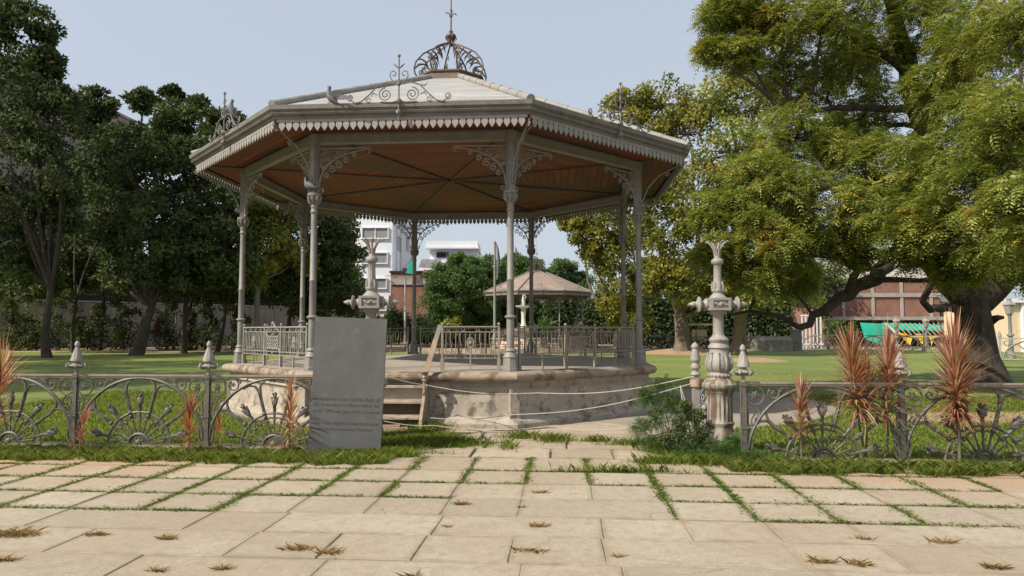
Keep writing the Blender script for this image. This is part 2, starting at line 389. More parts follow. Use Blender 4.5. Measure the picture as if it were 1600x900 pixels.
# ------------------------------------------------------------------ leaf and blade meshes (numpy)
def np_mesh(name, verts, nper, mat, tint=None, smooth=False):
    """verts (N*nper,3): N separate polygons of nper corners"""
    N = len(verts)//nper; me = bpy.data.meshes.new(name)
    me.vertices.add(len(verts)); me.vertices.foreach_set('co', np.ascontiguousarray(verts, dtype=np.float32).ravel())
    me.loops.add(len(verts)); me.loops.foreach_set('vertex_index', np.arange(len(verts), dtype=np.int32))
    me.polygons.add(N); me.polygons.foreach_set('loop_start', np.arange(N, dtype=np.int32)*nper)
    me.update(calc_edges=True)
    if tint is not None:
        a = me.attributes.new('tint', 'FLOAT', 'FACE'); a.data.foreach_set('value', np.clip(tint, 0, 1).astype(np.float32))
    me.materials.append(mat); me.validate()
    return me
def unit(a): return a/np.maximum(np.linalg.norm(a, axis=-1, keepdims=True), 1e-9)
def rand_unit(n): return unit(rng.normal(size=(n, 3)))
def leaves(base, direc, normal, length, width):
    """diamond leaves from base along direc"""
    side = unit(np.cross(direc, normal)); L = length[:, None]; Wd = width[:, None]
    nn = unit(np.cross(side, direc))
    a = base; c = base + direc*L
    b = base + direc*L*.45 + side*Wd*.5 + nn*Wd*.12; d = base + direc*L*.45 - side*Wd*.5 + nn*Wd*.12
    return np.stack([a, b, c, d], 1).reshape(-1, 3)
def sprigs(base, direc, L, pairs, ll, lw):
    """pinnate sprigs: rachis curving down with paired leaflets; vectorised"""
    n = len(base); out = []
    side = unit(np.cross(direc, np.array([0, 0, 1.0]))+rng.normal(size=(n, 3))*.25); up = unit(np.cross(side, direc))
    for k in range(pairs):
        t = (k+1)/pairs
        p = base + direc*(L*t)[:, None] + np.array([0, 0, -1.0])*(L*.45*t*t)[:, None]
        for sgn in (-1, 1):
            d = unit(side*sgn*.9 + direc*.45 + np.array([0, 0, -.35]) + rng.normal(size=(n, 3))*.12)
            s = (1-.45*abs(t-.45)*2)
            out.append(leaves(p, d, up + rng.normal(size=(n, 3))*.2, ll*s*np.ones(n), lw*s*np.ones(n)))
    V = np.concatenate([o.reshape(n, 4, 3)[:, None] for o in out], 1)   # n, 2*pairs, 4, 3
    return V.reshape(-1, 3), 2*pairs
def crown_pts(lobes, clumps, per, crad=.36, up=.15, rmin=.5):
    C = []; O = []; T = []; centres = []
    for (c, R) in lobes:
        c = np.array(c); k = clumps
        d = rand_unit(k); d[:, 2] += up; d = unit(d)
        rr = R*(rmin + (1.02-rmin)*rng.random(k)**.6)
        cc = c + d*rr[:, None]*np.array([1, 1, .85])
        centres.append((c, cc))
        tv = rng.normal(.5, .17, k)
        for j in range(k):
            m = max(4, int(per*(.5+rng.random())))
            dd = rand_unit(m); dd = unit(dd + np.array([0, 0, .3]))
            rad = R*crad*(.65+.6*rng.random())
            q = cc[j] + dd*(rad*rng.random(m)**.45)[:, None]*np.array([1.15, 1.15, .8])
            C.append(q); O.append(dd); T.append(np.full(m, tv[j]) + rng.normal(0, .11, m))
    return np.concatenate(C), np.concatenate(O), np.concatenate(T), centres
def wob(a, b, n=6, w=.08, sag=0):
    a, b = Vector(a), Vector(b); L = (b-a).length; pts = []
    o1 = Vector([random.uniform(-1, 1) for _ in range(3)])*L*w; o2 = Vector([random.uniform(-1, 1) for _ in range(3)])*L*w*.5
    for i in range(n+1):
        t = i/n; pts.append(a.lerp(b, t) + o1*math.sin(PI*t) + o2*math.sin(2*PI*t) + Vector((0, 0, sag*L*math.sin(PI*t))))
    return pts
def tree(name, label, base, trunk_r, lobes, mat, leafspec, bark='bark', group=None, clumps=14, per=60, limbs=None, fork=None, twig=1, crad=.36, rmin=.5, trunkpts=None, cat='tree'):
    """base: Vector; lobes: [(Vector centre, R)]; leafspec: ('leaf', len, wid) or ('sprig', L, pairs, ll, lw)"""
    root = thing(name, label, cat, base, 0, group)
    B = Vector(base)
    C, O, T, cen = crown_pts([(tuple(c - B), R) for c, R in lobes], clumps, per, crad, rmin=rmin)
    if leafspec[0] == 'leaf':
        n = len(C); d = unit(O*.6 + rand_unit(n) + np.array([0, 0, -.25]))
        V = leaves(C, d, O*.9 + rand_unit(n)*.9, leafspec[1]*(.7+.6*rng.random(n)), leafspec[2]*(.7+.6*rng.random(n)))
        me = np_mesh('crown', V, 4, M[mat], T)
    else:
        n = len(C); d = unit(O*np.array([1, 1, .5]) + rand_unit(n)*.6)
        V, m = sprigs(C, d, leafspec[1]*(.7+.6*rng.random(n)), leafspec[2], leafspec[3], leafspec[4])
        tt = np.repeat(T, m) + rng.normal(0, .04, n*m)
        me = np_mesh('crown', V, 4, M[mat], tt)
    link('crown', me, root)
    t = MB(); H = min((c - B).z for c, R in lobes) if lobes else 3
    fk = Vector(fork) - B if fork is not None else Vector((0, 0, max(1.2, H*.75)))
    tp = [Vector(p)-B for p in trunkpts] if trunkpts else wob((0, 0, -.3), fk, 6, .04)
    n = len(tp)
    rr = [trunk_r*(1.35 if i == 0 else 1.12 if i == 1 else 1.0 - .3*i/n) for i in range(n)]
    t.tube(tp, rr, 12)
    nodes = list(tp[n//2:])
    if limbs:
        for pts, r0, r1 in limbs:
            pp = [Vector(p)-B for p in pts]; q = []
            for i in range(len(pp)-1):
                for k in range(3):
                    q.append(pp[i].lerp(pp[i+1], k/3) + Vector([random.uniform(-1, 1) for _ in range(3)])*r0*.25)
            q.append(pp[-1]); m = len(q)
            t.tube(q, [r0 + (r1-r0)*i/(m-1) for i in range(m)], 9); nodes += q
    for c, cc in cen:
        c = Vector(c.tolist()); nd = min(nodes, key=lambda p: (p-c).length + (2 if p.z > c.z else 0))
        L = (nd-c).length; r = min(trunk_r*.42, .02 + L*.022)
        t.tube(wob(nd, c, 6, .1, .05), [r*(1-.6*i/6) for i in range(7)], 6)
        for j in range(0, len(cc), twig):
            e = Vector(cc[j].tolist())
            t.tube(wob(c, e, 3, .12), [r*.36, r*.26, r*.2, r*.1], 4, caps=False)
    t.build('trunk', M[bark], root)
    return root

def blades(P, h, w, lean=.5):
    n = len(P); a = rng.random(n)*2*PI; d = np.stack([np.cos(a), np.sin(a), np.zeros(n)], 1)
    b = rng.random(n)*2*PI; s = np.stack([np.cos(b), np.sin(b), np.zeros(n)], 1)*(w/2)[:, None]
    mid = P + d*(h*lean*.35)[:, None] + np.array([0, 0, .6])*h[:, None]
    tip = P + d*(h*lean)[:, None] + np.array([0, 0, .95])*h[:, None]
    q = np.stack([P-s, P+s, mid+s*.7, tip, mid-s*.7], 1)
    return q.reshape(-1, 3)
def grass(name, P, h0, h1, w, lean=.6, mat='grass', tint=(.45, .22)):
    n = len(P); h = h0 + (h1-h0)*rng.random(n)**1.5
    V = blades(P, h, np.full(n, w)*(.6+.8*rng.random(n)), lean)
    return np_mesh(name, V, 5, M[mat], rng.normal(tint[0], tint[1], n))
def uv_world(u, v, z=0):
    u = np.asarray(u); v = np.asarray(v)
    return np.stack([u*CY + v*SY, -u*SY + v*CY, np.full(u.shape, z) if np.isscalar(z) else z], -1)
def structure(o): o['kind'] = 'structure'; return o
def stuff(o, label=None, cat=None):
    props(o, label, cat, None, 'stuff'); return o

# ================================================================== GROUND
g = MB()
R = 900
g.add([(-R, -60, -.06), (R, -60, -.06), (R, R, -.06), (-R, R, -.06)], [(0, 1, 2, 3)])
structure(g.build('ground', M['ground']))
# lawn: one sheet beyond the fence line, with soft rolls
def hump(x, y): return 0.0
g = MB(); nx, ny = 60, 60
vs_ = []
for j in range(ny+1):
    for i in range(nx+1):
        u = -60 + 120*i/nx; v = 8.75 + (62-8.75)*(j/ny)**1.6
        p = UV(u, v); vs_.append((p.x, p.y, -.03))
g.add(vs_, [(j*(nx+1)+i, j*(nx+1)+i+1, (j+1)*(nx+1)+i+1, (j+1)*(nx+1)+i) for j in range(ny) for i in range(nx)])
structure(g.build('lawn', M['lawn']))
# trodden path round the bandstand, an irregular disc, and the approach between the fences
def blob(name, c, rx, ry, z, mat, irr=.05, n=72, seed=1, dome=0):
    r = random.Random(seed); ph = [r.uniform(0, 6.28) for _ in range(4)]
    b = MB(); rings = 8; ps = []
    for k in range(rings+1):
        t = k/rings
        for i in range(n):
            a = 2*PI*i/n; q = 1 + irr*(math.sin(3*a+ph[0]) + .6*math.sin(7*a+ph[1]) + .4*math.sin(13*a+ph[2]))
            ps.append((c[0]+rx*q*t*math.cos(a), c[1]+ry*q*t*math.sin(a), z + dome*(1-t*t)**2))
    fs = [(k*n+i, k*n+(i+1) % n, (k+1)*n+(i+1) % n, (k+1)*n+i) for k in range(1, rings) for i in range(n)] + [(0+i, n+(i), n+(i+1) % n) for i in range(n)]
    b.add(ps, fs, smooth=True); return b.build(name, mat)
structure(blob('path', (.4, 15.8), 6.7, 4.9, -.024, M['path'], .012, seed=3))
structure(blob('gate_path', (-.1, 10.5), 2.9, 2.3, -.018, M['gate_dirt'], .05, seed=4))
structure(blob('soil_patch', (10.5, 13.1), 3.6, 1.0, -.022, M['soil'], .08, seed=5))
structure(blob('soil_mound', (12.6, 50), 4.6, 4.0, -.08, M['soil'], .07, seed=6, dome=.45))
structure(blob('soil_mound', (13.1, 38), 2.3, 2.6, -.06, M['soil'], .07, seed=7, dome=.2))
structure(blob('soil_strip', (-33, 57), 26, 4.5, -.022, M['soil'], .03, seed=8))
structure(blob('verge_soil', (6.2, 8.0), 2.0, .35, .026, M['soil'], .12, seed=9))

# ------------------------------------------------------------------ paving
rows = [8.75, 7.92, 7.27, 6.62, 6.0, 5.42, 4.82, 4.2, 3.55, 2.9, 2.2, 1.4, .4, -1]
cols = [.958 + .672*k for k in range(-24, 24)]
tiles = []      # (u0,u1,v0,v1)
for ri in range(len(rows)-1):
    v1, v0 = rows[ri], rows[ri+1]; k = 0; sh = 0 if v1 > 6.3 else random.uniform(-.12, .12)
    while k < len(cols)-1:
        step = 2 if (v1 < 6.1 and random.random() < .45) or (6.1 < v1 < 7 and -1.3 < cols[k] < .9 and random.random() < .3) else 1
        k2 = min(k+step, len(cols)-1); tiles.append((cols[k]+sh, cols[k2]+sh, v0, v1)); k = k2
for (v0, v1, off) in ((8.75, 9.45, .2), (9.45, 10.15, .5), (10.15, 10.9, .1)):
    u = -2.4+off
    while u < 2.3:
        wd = random.uniform(.75, 1.15); tiles.append((u, min(u+wd, 2.45), v0, v1)); u += wd
g = MB(); tints = []; edges = []
def grassy_row(u, v):
    if v > 8: return True
    if v > 7.2: return u < .95 or .4 < u < 4.6
    if v > 6.5: return u < -1.1 or .9 < u < 8
    if v > 5.9: return u < -3.0 or .8 < u < 3.9
    return False
def grassy_col(u, v):
    if v > 7.3: return u < .3 or .6 < u < 5
    if v > 6.62: return u < -1.4 or .8 < u < 4.4
    if v > 6.0: return u < -2.6 or .95 < u < 3.0
    return False
for (u0, u1, v0, v1) in tiles:
    uc, vc = (u0+u1)/2, (v0+v1)/2
    gr = (.022 if grassy_row(uc, v1) else random.choice((.002, .003, .005))); gc = (.02 if grassy_col(u0, vc) else random.choice((.002, .003, .005)))
    j = lambda: random.uniform(-.006, .006)
    zt = .017 + random.uniform(-.003, .003); tx, ty = random.uniform(-.003, .003), random.uniform(-.003, .003)
    q = [(u0+gc+j(), v0+gr+j()), (u1-gc+j(), v0+gr+j()), (u1-gc+j(), v1-gr+j()), (u0+gc+j(), v1-gr+j())]
    top = [UV(a, b, zt + tx*(a-uc) + ty*(b-vc)) for a, b in q]
    e = .006
    qi = [(q[0][0]+e, q[0][1]+e), (q[1][0]-e, q[1][1]+e), (q[2][0]-e, q[2][1]-e), (q[3][0]+e, q[3][1]-e)]
    ti = [UV(a, b, zt + tx*(a-uc) + ty*(b-vc)) for a, b in qi]; to = [p - Vector((0, 0, .005)) for p in top]; bo = [p - Vector((0, 0, .07)) for p in top]
    m_ = .055; sx = (1, -1, -1, 1); sy = (1, 1, -1, -1)
    tn = [UV(a, b, zt + tx*(a-uc) + ty*(b-vc)) for a, b in [(qi[i][0]+sx[i]*m_, qi[i][1]+sy[i]*m_) for i in range(4)]]
    g.add(ti+to+bo+tn, [(12, 13, 14, 15)] + [(i, (i+1) % 4, 12+(i+1) % 4, 12+i) for i in range(4)] + [(4+i, 4+(i+1) % 4, (i+1) % 4, i) for i in range(4)] + [(8+i, 8+(i+1) % 4, 4+(i+1) % 4, 4+i) for i in range(4)])
    tints += [random.betavariate(1.5, 1.5)]*13; edges += [1.0]*12 + [0.0]*4
pv = g.build('paving', M['paver']); pv.data.attributes.new('tint', 'FLOAT', 'FACE').data.foreach_set('value', tints)
pv.data.attributes.new('edge', 'FLOAT', 'POINT').data.foreach_set('value', edges); structure(pv)
b = MB(); a0 = UV(-17, -1.2, .010); a1 = UV(17, -1.2, .010); a2 = UV(17, 8.74, .010); a3 = UV(-17, 8.74, .010)
b.add([a0, a1, a2, a3], [(0, 1, 2, 3)]); structure(b.build('paving_bed', M['joint_dirt']))
# low kerbs carrying the fences
for (u0, u1, v) in ((-13, -2.55, 9.07), (2.2, 13, 8.70)):
    b = MB(); u = u0
    while u < u1:
        e = min(u+random.uniform(.8, 1.4), u1); c = UV((u+e)/2, v, .015)
        b.bevbox(c, (e-u-.006, .16, .09), .012, -YA); u = e
    structure(b.build('kerb', M['rim']))

# ------------------------------------------------------------------ grass (stuff)
def scatter_line(u0, v0, u1, v1, n, s=.018):
    t = rng.random(n); k = np.sin(t*9 + rng.random()*6)*.35 + np.sin(t*23+rng.random()*6)*.3 + .55
    keep = rng.random(n) < np.clip(k+.25, .04, 1)
    s = s*(.35+1.1*np.clip(k, 0, 1.2))
    u = u0 + (u1-u0)*t + rng.normal(0, 1, n)*s; v = v0 + (v1-v0)*t + rng.normal(0, 1, n)*s
    return uv_world(u, v, 0.0)[keep]
P = []
for v in rows[1:5]:
    for k in range(len(cols)-1):
        if grassy_row((cols[k]+cols[k+1])/2, v) and random.random() < .93: P.append(scatter_line(cols[k], v, cols[k+1], v, random.randint(500, 1500), random.uniform(.012, .03)))
for ri in range(0, 4):
    for k in range(len(cols)):
        if grassy_col(cols[k], (rows[ri]+rows[ri+1])/2) and random.random() < .9: P.append(scatter_line(cols[k], rows[ri], cols[k], rows[ri+1], random.randint(700, 2200), random.uniform(.014, .042)))
P = np.concatenate(P); P = P[np.abs(P[:, 0]) < 8.5]
stuff(link('joint_grass', grass('joint_grass', P, .008, .045, .005, 1.2, tint=(.4, .22))), 'short green grass growing along the joints of the stone slabs', 'grass')
def strip(u0, u1, v0, v1, n): return uv_world(u0+(u1-u0)*rng.random(n), v0+(v1-v0)*rng.random(n)**.9 + .04*np.sin(np.linspace(0, 300, n)), 0)
n = 60000
ul = -9.0 + 6.9*rng.random(n); vl = 8.12 + .80*rng.random(n) + .05*np.sin(ul*5) + .04*np.sin(ul*13.7)
ur = 1.9 + 6.6*rng.random(n); vr = 8.02 + .58*rng.random(n) + .05*np.sin(ur*4) + .04*np.sin(ur*12)
P = np.concatenate([uv_world(ul, vl), uv_world(ur, vr)])
keep = np.sin(P[:, 0]*3.1)*np.sin(P[:, 0]*7.7+2)+np.sin(P[:, 1]*17+P[:, 0]*2)*.5+rng.normal(0, .5, len(P)) > -.75
P = P[keep]
stuff(link('verge_grass', grass('verge_grass', P, .03, .14, .0055, 1.1, tint=(.45, .3))), 'thick uncut grass verge between the slabs and the iron fences', 'grass')
P = []
def patch(px, py, rx, ry, n):
    D = CAMH*F/(py-HZ); c = G(px, D); r = rng.normal(size=(n, 2))*.45
    P.append(np.stack([c.x + r[:, 0]*rx, c.y + r[:, 1]*ry, np.zeros(n)], 1))
patch(640, 686, .75, .55, 9000); patch(690, 694, .65, .3, 4500); patch(615, 700, .3, .25, 2500); patch(670, 668, .35, .25, 1500); patch(570, 708, .9, .12, 2600); patch(610, 712, .35, .12, 1600)
patch(815, 683, .3, .18, 700); patch(865, 687, .28, .3, 900); patch(930, 689, .25, .1, 350); patch(1000, 694, .5, .12, 1100); patch(1050, 706, .35, .3, 2600); patch(1130, 722, .6, .2, 5000); patch(1030, 722, .35, .1, 900)
patch(795, 698, .12, .3, 250); patch(960, 736, .8, .03, 700)
stuff(link('gateway_grass', grass('gateway_grass', np.concatenate(P), .04, .15, .008, .8, tint=(.5, .22))), 'patches of taller grass growing over the gateway between the lamp pillars', 'grass')
# nearer part of the lawn gets real blades
n = 190000
u = -12 + 26*rng.random(n); v = 9.0 + 9*rng.random(n)**1.25
P = uv_world(u, v, -.03)
px = (P[:, 0]-.4); py = (P[:, 1]-15.8)
ok = (px**2/6.6**2 + py**2/4.85**2 > 1) & (((P[:, 0]+.1)/2.8)**2 + ((P[:, 1]-10.5)/2.2)**2 > 1) & ~((np.abs(P[:, 0]-10.5) < 3.4) & (np.abs(P[:, 1]-13.1) < .75) & (rng.random(n) < .8)) & ((u < -2.6) | (u > 2.3))
stuff(link('lawn_grass', grass('lawn_grass', P[ok], .03, .085, .012, .8, tint=(.45, .2))), 'mown lawn grass behind the iron fences', 'grass')

# ================================================================== BANDSTAND
BX, BY, BT = -1.467, 16.21, .322
ZF = .917; RC = 4.552; RE = 5.646
def corner(i, r, z=0): a = i*PI/4; return Vector((r*math.sin(a), -r*math.cos(a), z))
def spiral(cx, cz, r, turns=1.25, a0=0, sgn=1, n=16, k=.25):
    return [(cx + (r*(1-(1-k)*i/n))*math.cos(a0+sgn*2*PI*turns*i/n), cz + (r*(1-(1-k)*i/n))*math.sin(a0+sgn*2*PI*turns*i/n)) for i in range(n+1)]
def t2(mb, pts, r, O, U, V=Vector((0, 0, 1)), n=5, flat=1, closed=False):
    O, U, V = Vector(O), Vector(U), Vector(V)
    mb.tube([O + U*x + V*z for x, z in pts], r, n, closed=closed)
def arc(cx, cz, rx, rz, a0, a1, n=12): return [(cx + rx*math.cos(a0+(a1-a0)*i/n), cz + rz*math.sin(a0+(a1-a0)*i/n)) for i in range(n+1)]
def leafshape(L, wd): return [(0, 0), (wd*.5, L*.3), (wd*.42, L*.6), (0, L), (-wd*.42, L*.6), (-wd*.5, L*.3)]
def bud(mb, O, U, V, x, z, ang, L, wd):
    """acanthus bud: a swollen lobed head pointing along ang in the panel plane"""
    O, U, V = Vector(O), Vector(U), Vector(V); Nn = U.cross(V)
    d = U*math.cos(ang) + V*math.sin(ang); s = -U*math.sin(ang) + V*math.cos(ang); c = O + U*x + V*z
    mb.tube([c, c+d*L*.3, c+d*L*.6, c+d*L*.85, c+d*L], [wd*.16, wd*.2, wd*.36, wd*.34, wd*.12], 7)
    for k, (t, a) in enumerate(((.35, .55), (.35, -.55), (.55, .8), (.55, -.8), (.75, .95), (.75, -.95), (.95, .5), (.95, -.5), (1.0, 0))):
        p = c + d*L*t; dd = (d*math.cos(a) + s*math.sin(a)); off = Nn*.018*(1 if k % 2 else -1)
        q = p + dd*wd*.5
        mb.tube([p+off, p+dd*wd*.28+off*1.5, q+off*1.2, q+dd*wd*.1], [wd*.14, wd*.17, wd*.12, wd*.04], 5)

def bracket_mesh(sgn, mat):
    """scrolled spandrel in the plane through (0,0), +x away from the column, z up from capital"""
    b = MB(); O = (0, 0, 0); U = Vector((1, 0, 0)); H = .80
    # main concave arch from the column foot up to the beam
    t2(b, [(.075, 0), (.08, .12), (.10, .25), (.15, .38), (.24, .50), (.38, .60), (.56, .68), (.78, .735), (1.0, .765)], [.017]*6+[.014, .012, .012], O, U, n=6)
    t2(b, spiral(.125, .04, .05, 1.1, PI, 1), .011, O, U)
    t2(b, spiral(.98, .725, .045, 1.1, PI/2, -1), .010, O, U)
    # scrolls hanging on the arch
    for (x, z, r, a, s) in ((.20, .30, .055, 2, -1), (.30, .40, .07, 2.2, -1), (.42, .48, .075, 2.4, -1), (.55, .57, .06, 2.4, -1), (.165, .42, .04, 0, 1), (.70, .66, .045, 2.6, -1)):
        t2(b, spiral(x, z, r, 1.4, a, s), .012, O, U)
    # fan of rays from the upper corner
    for k in range(8):
        a = math.radians(-85+k*11); t2(b, [(.09+.05*math.cos(a), .76+.05*math.sin(a)), (.09+.30*math.cos(a), .76+.30*math.sin(a))], .006, O, U, n=4)
    t2(b, arc(.09, .76, .31, .31, -PI/2, -.05, 10), .011, O, U)
    t2(b, arc(.09, .76, .11, .11, -PI/2, 0, 6), .011, O, U)
    for (x, z, r, a, s) in ((.12, .57, .05, 0, 1), (.20, .60, .045, 1, -1), (.44, .70, .05, 3, 1), (.54, .71, .04, 0, 1), (.36, .62, .04, 2, 1), (.29, .56, .04, 2, 1), (.12, .47, .035, 2, 1)):
        t2(b, spiral(x, z, r, 1.3, a, s, 12), .010, O, U)
    t2(b, [(.07, .775), (1.0, .785)], .014, O, U)
    return b.mesh('bracket', mat)

def rail_mesh(L, mat, simple=False):
    """railing panel set of length L along +x, z from the floor"""
    b = MB(); O = (0, 0, 0); U = Vector((1, 0, 0))
    for z, r in ((.755, .022), (.665, .012), (.285, .012), (.215, .012)):
        b.box((L/2, 0, z), (L, r*2, r*1.3 if z < .75 else .022))
    cw = .80 if L > 2 else 0; x0, x1 = L/2-cw/2, L/2+cw/2
    posts = [0.02, L-.02] + ([x0, x1] if cw else [])
    for x in posts:
        b.box((x, 0, .385), (.036, .036, .77)); b.ball((x, 0, .80), .028, 8); b.box((x, 0, .10), (.06, .05, .2))
    feet = [x0/2, (x1+L)/2] if cw else [L/2]
    for x in feet: b.box((x, 0, .14), (.024, .024, .28))
    def bars(a, c):
        n = max(2, int((c-a)/.085)); 
        for k in range(1, n):
            x = a + (c-a)*k/n
            if k % 2: t2(b, [(x, .215), (x, .665)], .008, O, U, n=4)
            else: t2(b, [(x + .012*math.sin((z-.285)/.38*2*PI), z) for z in [.285+.38*i/8 for i in range(9)]], .009, O, U, n=4)
        m = (a+c)/2
        if c-a > .5:
            t2(b, arc(m, .475, .055, .09, 0, 2*PI, 12), .015, O, U); 
            b.ball((m, 0, .475), .035, 8)
            for k in range(8):
                a_ = k*PI/4; t2(b, [(m+.03*math.cos(a_), .475+.05*math.sin(a_)), (m+.06*math.cos(a_), .475+.1*math.sin(a_))], .013, O, U, n=4)
        for k in range(n): 
            x = a + (c-a)*(k+.5)/n
            if k % 3 == 1: t2(b, arc(x, .71, .03, .032, 0, 2*PI, 8), .006, O, U, n=4)
    if cw:
        bars(0, x0); bars(x1, L)
        m = L/2
        # lattice plaque with crest and cusped foot
        t2(b, [(x0+.06, .665), (x0+.10, .60), (x0+.14, .575), (x1-.14, .575), (x1-.10, .60), (x1-.06, .665)], .013, O, U)
        t2(b, [(x0+.04, .215), (x0+.06, .30), (x0+.13, .345), (x1-.13, .345), (x1-.06, .30), (x1-.04, .215)], .013, O, U)
        for x in (x0+.13, x1-.13): t2(b, [(x, .345), (x, .575)], .013, O, U)
        for i in range(5):
            for j in range(3):
                cx = x0+.18+(cw-.36)*i/4; cz = .385+.075*j
                t2(b, arc(cx, cz, .035, .03, 0, 2*PI, 8), .010, O, U, n=4, closed=False)
                t2(b, spiral(cx+.03, cz+.03, .024, 1, i+j, 1, 8), .009, O, U, n=4)
        for s in (-1, 1):
            t2(b, [(m, .80), (m+s*.12, .765), (m+s*.28, .68)], .013, O, U); t2(b, spiral(m+s*.10, .71, .03, 1.2, 0, s, 10), .008, O, U)
            t2(b, spiral(m+s*.05, .80, .028, 1.1, 0, s, 10), .008, O, U)
            t2(b, [(x0+.02 if s < 0 else x1-.02, .28), (x0+.02 if s < 0 else x1-.02, .665)], .010, O, U)
            t2(b, [(x0+.055 if s < 0 else x1-.055, .30), (x0+.055 if s < 0 else x1-.055, .64)], .010, O, U)
        b.ball((m, 0, .825), .035, 8, sz=1.3); b.ball((m, 0, .61), .03, 8, sz=.7); b.ball((m, 0, .25), .03, 8, sz=.8)
    else: bars(0, L)
    return b.mesh('railing', mat)

def bandstand(name, label, loc, rot, far=False):
    root = thing(name, label, 'bandstand', loc, rot)
    # --- platform
    p = MB()
    p.octs([(4.93, -.1), (4.93, .05), (4.90, .09), (4.84, .12), (4.76, .16), (4.72, .55), (4.74, .60), (4.78, .62), (4.74, .66), (4.74, .72), (4.80, .74)])
    for i in range(8):                      # corner pilasters of the plinth
        c = corner(i, 4.74, .36); p.box(c, (.16, .10, .52), i*PI/4)
    pl = p.build('platform', M['stone'], root)
    p = MB()
    prof = [(4.70, .735)] + [(4.80+.11*math.cos(a), .825+.085*math.sin(a)) for a in [(-PI/2)+PI*k/8 for k in range(9)]] + [(4.72, .915)]
    p.octs(prof, smooth=False); p.build('rim', M['rim'], pl)
    p = MB(); p.octs([(4.79, ZF-.006), (4.5, ZF), (.02, ZF+.012)]); p.build('floor', M['floor'], pl)
    # --- roof
    zr0, zr1, rr1 = 5.29, 7.32, .93
    b = MB()
    for i in range(8):
        A, B_ = corner(i, RE-.03, zr0), corner(i+1, RE-.03, zr0); Cc, Dd = corner(i+1, rr1, zr1), corner(i, rr1, zr1)
        h = ((A+B_)/2-(Cc+Dd)/2).length; wA = (A-B_).length; wB = (Cc-Dd).length; o = i*7.3
        b.add([A, B_, Cc, Dd], [(0, 1, 2, 3)], uvs=[[(o-wA/2, 0), (o+wA/2, 0), (o+wB/2, h), (o-wB/2, h)]])
    rf = b.build('roof', M['roof_far' if far else 'roof'], root)
    rc = MB(); a, c = corner(0, RE-.05, zr0+.04), corner(0, rr1, zr1+.03)
    n = 9
    for k in range(n):
        p0, p1 = a.lerp(c, k/n), a.lerp(c, (k+1)/n); rc.tube([p0, p1], [.075, .066], 10, smooth=True)
    me = rc.mesh('ridge_cap', M['paint_light' if not far else 'paint'])
    for i in range(8): link('ridge_cap', me, rf, rotz=i*PI/4)
    # --- gutter / cornice
    b = MB(); b.octs([(RE-.16, 5.10), (RE-.10, 5.10), (RE-.10, 5.14), (RE-.04, 5.15), (RE-.02, 5.18), (RE-.05, 5.20), (RE-.03, 5.22), (RE+.0, 5.235), (RE+.01, 5.305), (RE-.04, 5.305), (RE-.04, 5.26)])
    b.build('gutter', M['gutter'], root)
    # --- valance boards with pointed drops
    L = 2*(RE-.13)*math.sin(PI/8); ap = (RE-.13)*math.cos(PI/8)
    b = MB(); n = 34; w_ = (L-.12)/n
    b.box((0, 0, 5.075), (L-.06, .02, .05))
    for k in range(n):
        x = -L/2+.06+w_*(k+.5); s = w_*.44
        b.prism([(-s, 0), (-s*.8, -.02), (-s, -.05), (-s*.95, -.08), (-s*.5, -.118), (0, -.155), (s*.5, -.118), (s*.95, -.08), (s, -.05), (s*.8, -.02), (s, 0)], (x, -.002, 5.052), (1, 0, 0), (0, 0, 1), .014)
    me = b.mesh('valance', M['paint_light'])
    for i in range(8):
        a = (i+.5)*PI/4; c = Vector((ap*math.sin(a), -ap*math.cos(a), 0))
        link('valance', me, root, loc=c, rotz=a)
    # --- boarded ceiling and its ribs
    b = MB(); zc = 5.12
    for i in range(8):
        A, B_, Cc = corner(i, RE-.2, zc), corner(i+1, RE-.2, zc), Vector((0, 0, zc+.05)); wA = (A-B_).length; h = ((A+B_)/2-Cc).length; o = i*7.3
        b.add([A, B_, Cc], [(2, 1, 0)], uvs=[[(o, h), (o+wA/2, 0), (o-wA/2, 0)]])
    ce = b.build('ceiling', M['ceiling'], root)
    b = MB(); b.tube([corner(0, RE-.3, zc-.015), (0, 0, zc+.025)], .022, 6); me = b.mesh('rib', M['dark_iron'])
    for i in range(8): link('rib', me, ce, rotz=i*PI/4)
    b = MB(); b.tube([(0, 0, 5.15), (0, 0, 4.55)], .008, 5); b.lathe([(0, .02), (.03, .05), (.05, .02)], (0, 0, 5.09), 8); b.tube([(0, 0, 4.78), (.03, 0, 4.75), (0, 0, 4.72)], .007, 4); b.build('ceiling_hook', M['dark_iron'], ce)
    # --- beams between columns
    Lb = 2*RC*math.sin(PI/8); apc = RC*math.cos(PI/8)
    b = MB(); b.box((0, 0, 4.985), (Lb, .09, .12)); b.box((0, 0, 4.935), (Lb, .12, .03)); b.box((0, 0, 5.06), (Lb, .13, .03)); b.box((0, 0, 5.09), (Lb, .06, .05))
    me = b.mesh('beam', M['paint'])
    for i in range(8):
        a = (i+.5)*PI/4; link('beam', me, root, loc=(apc*math.sin(a), -apc*math.cos(a), 0), rotz=a)
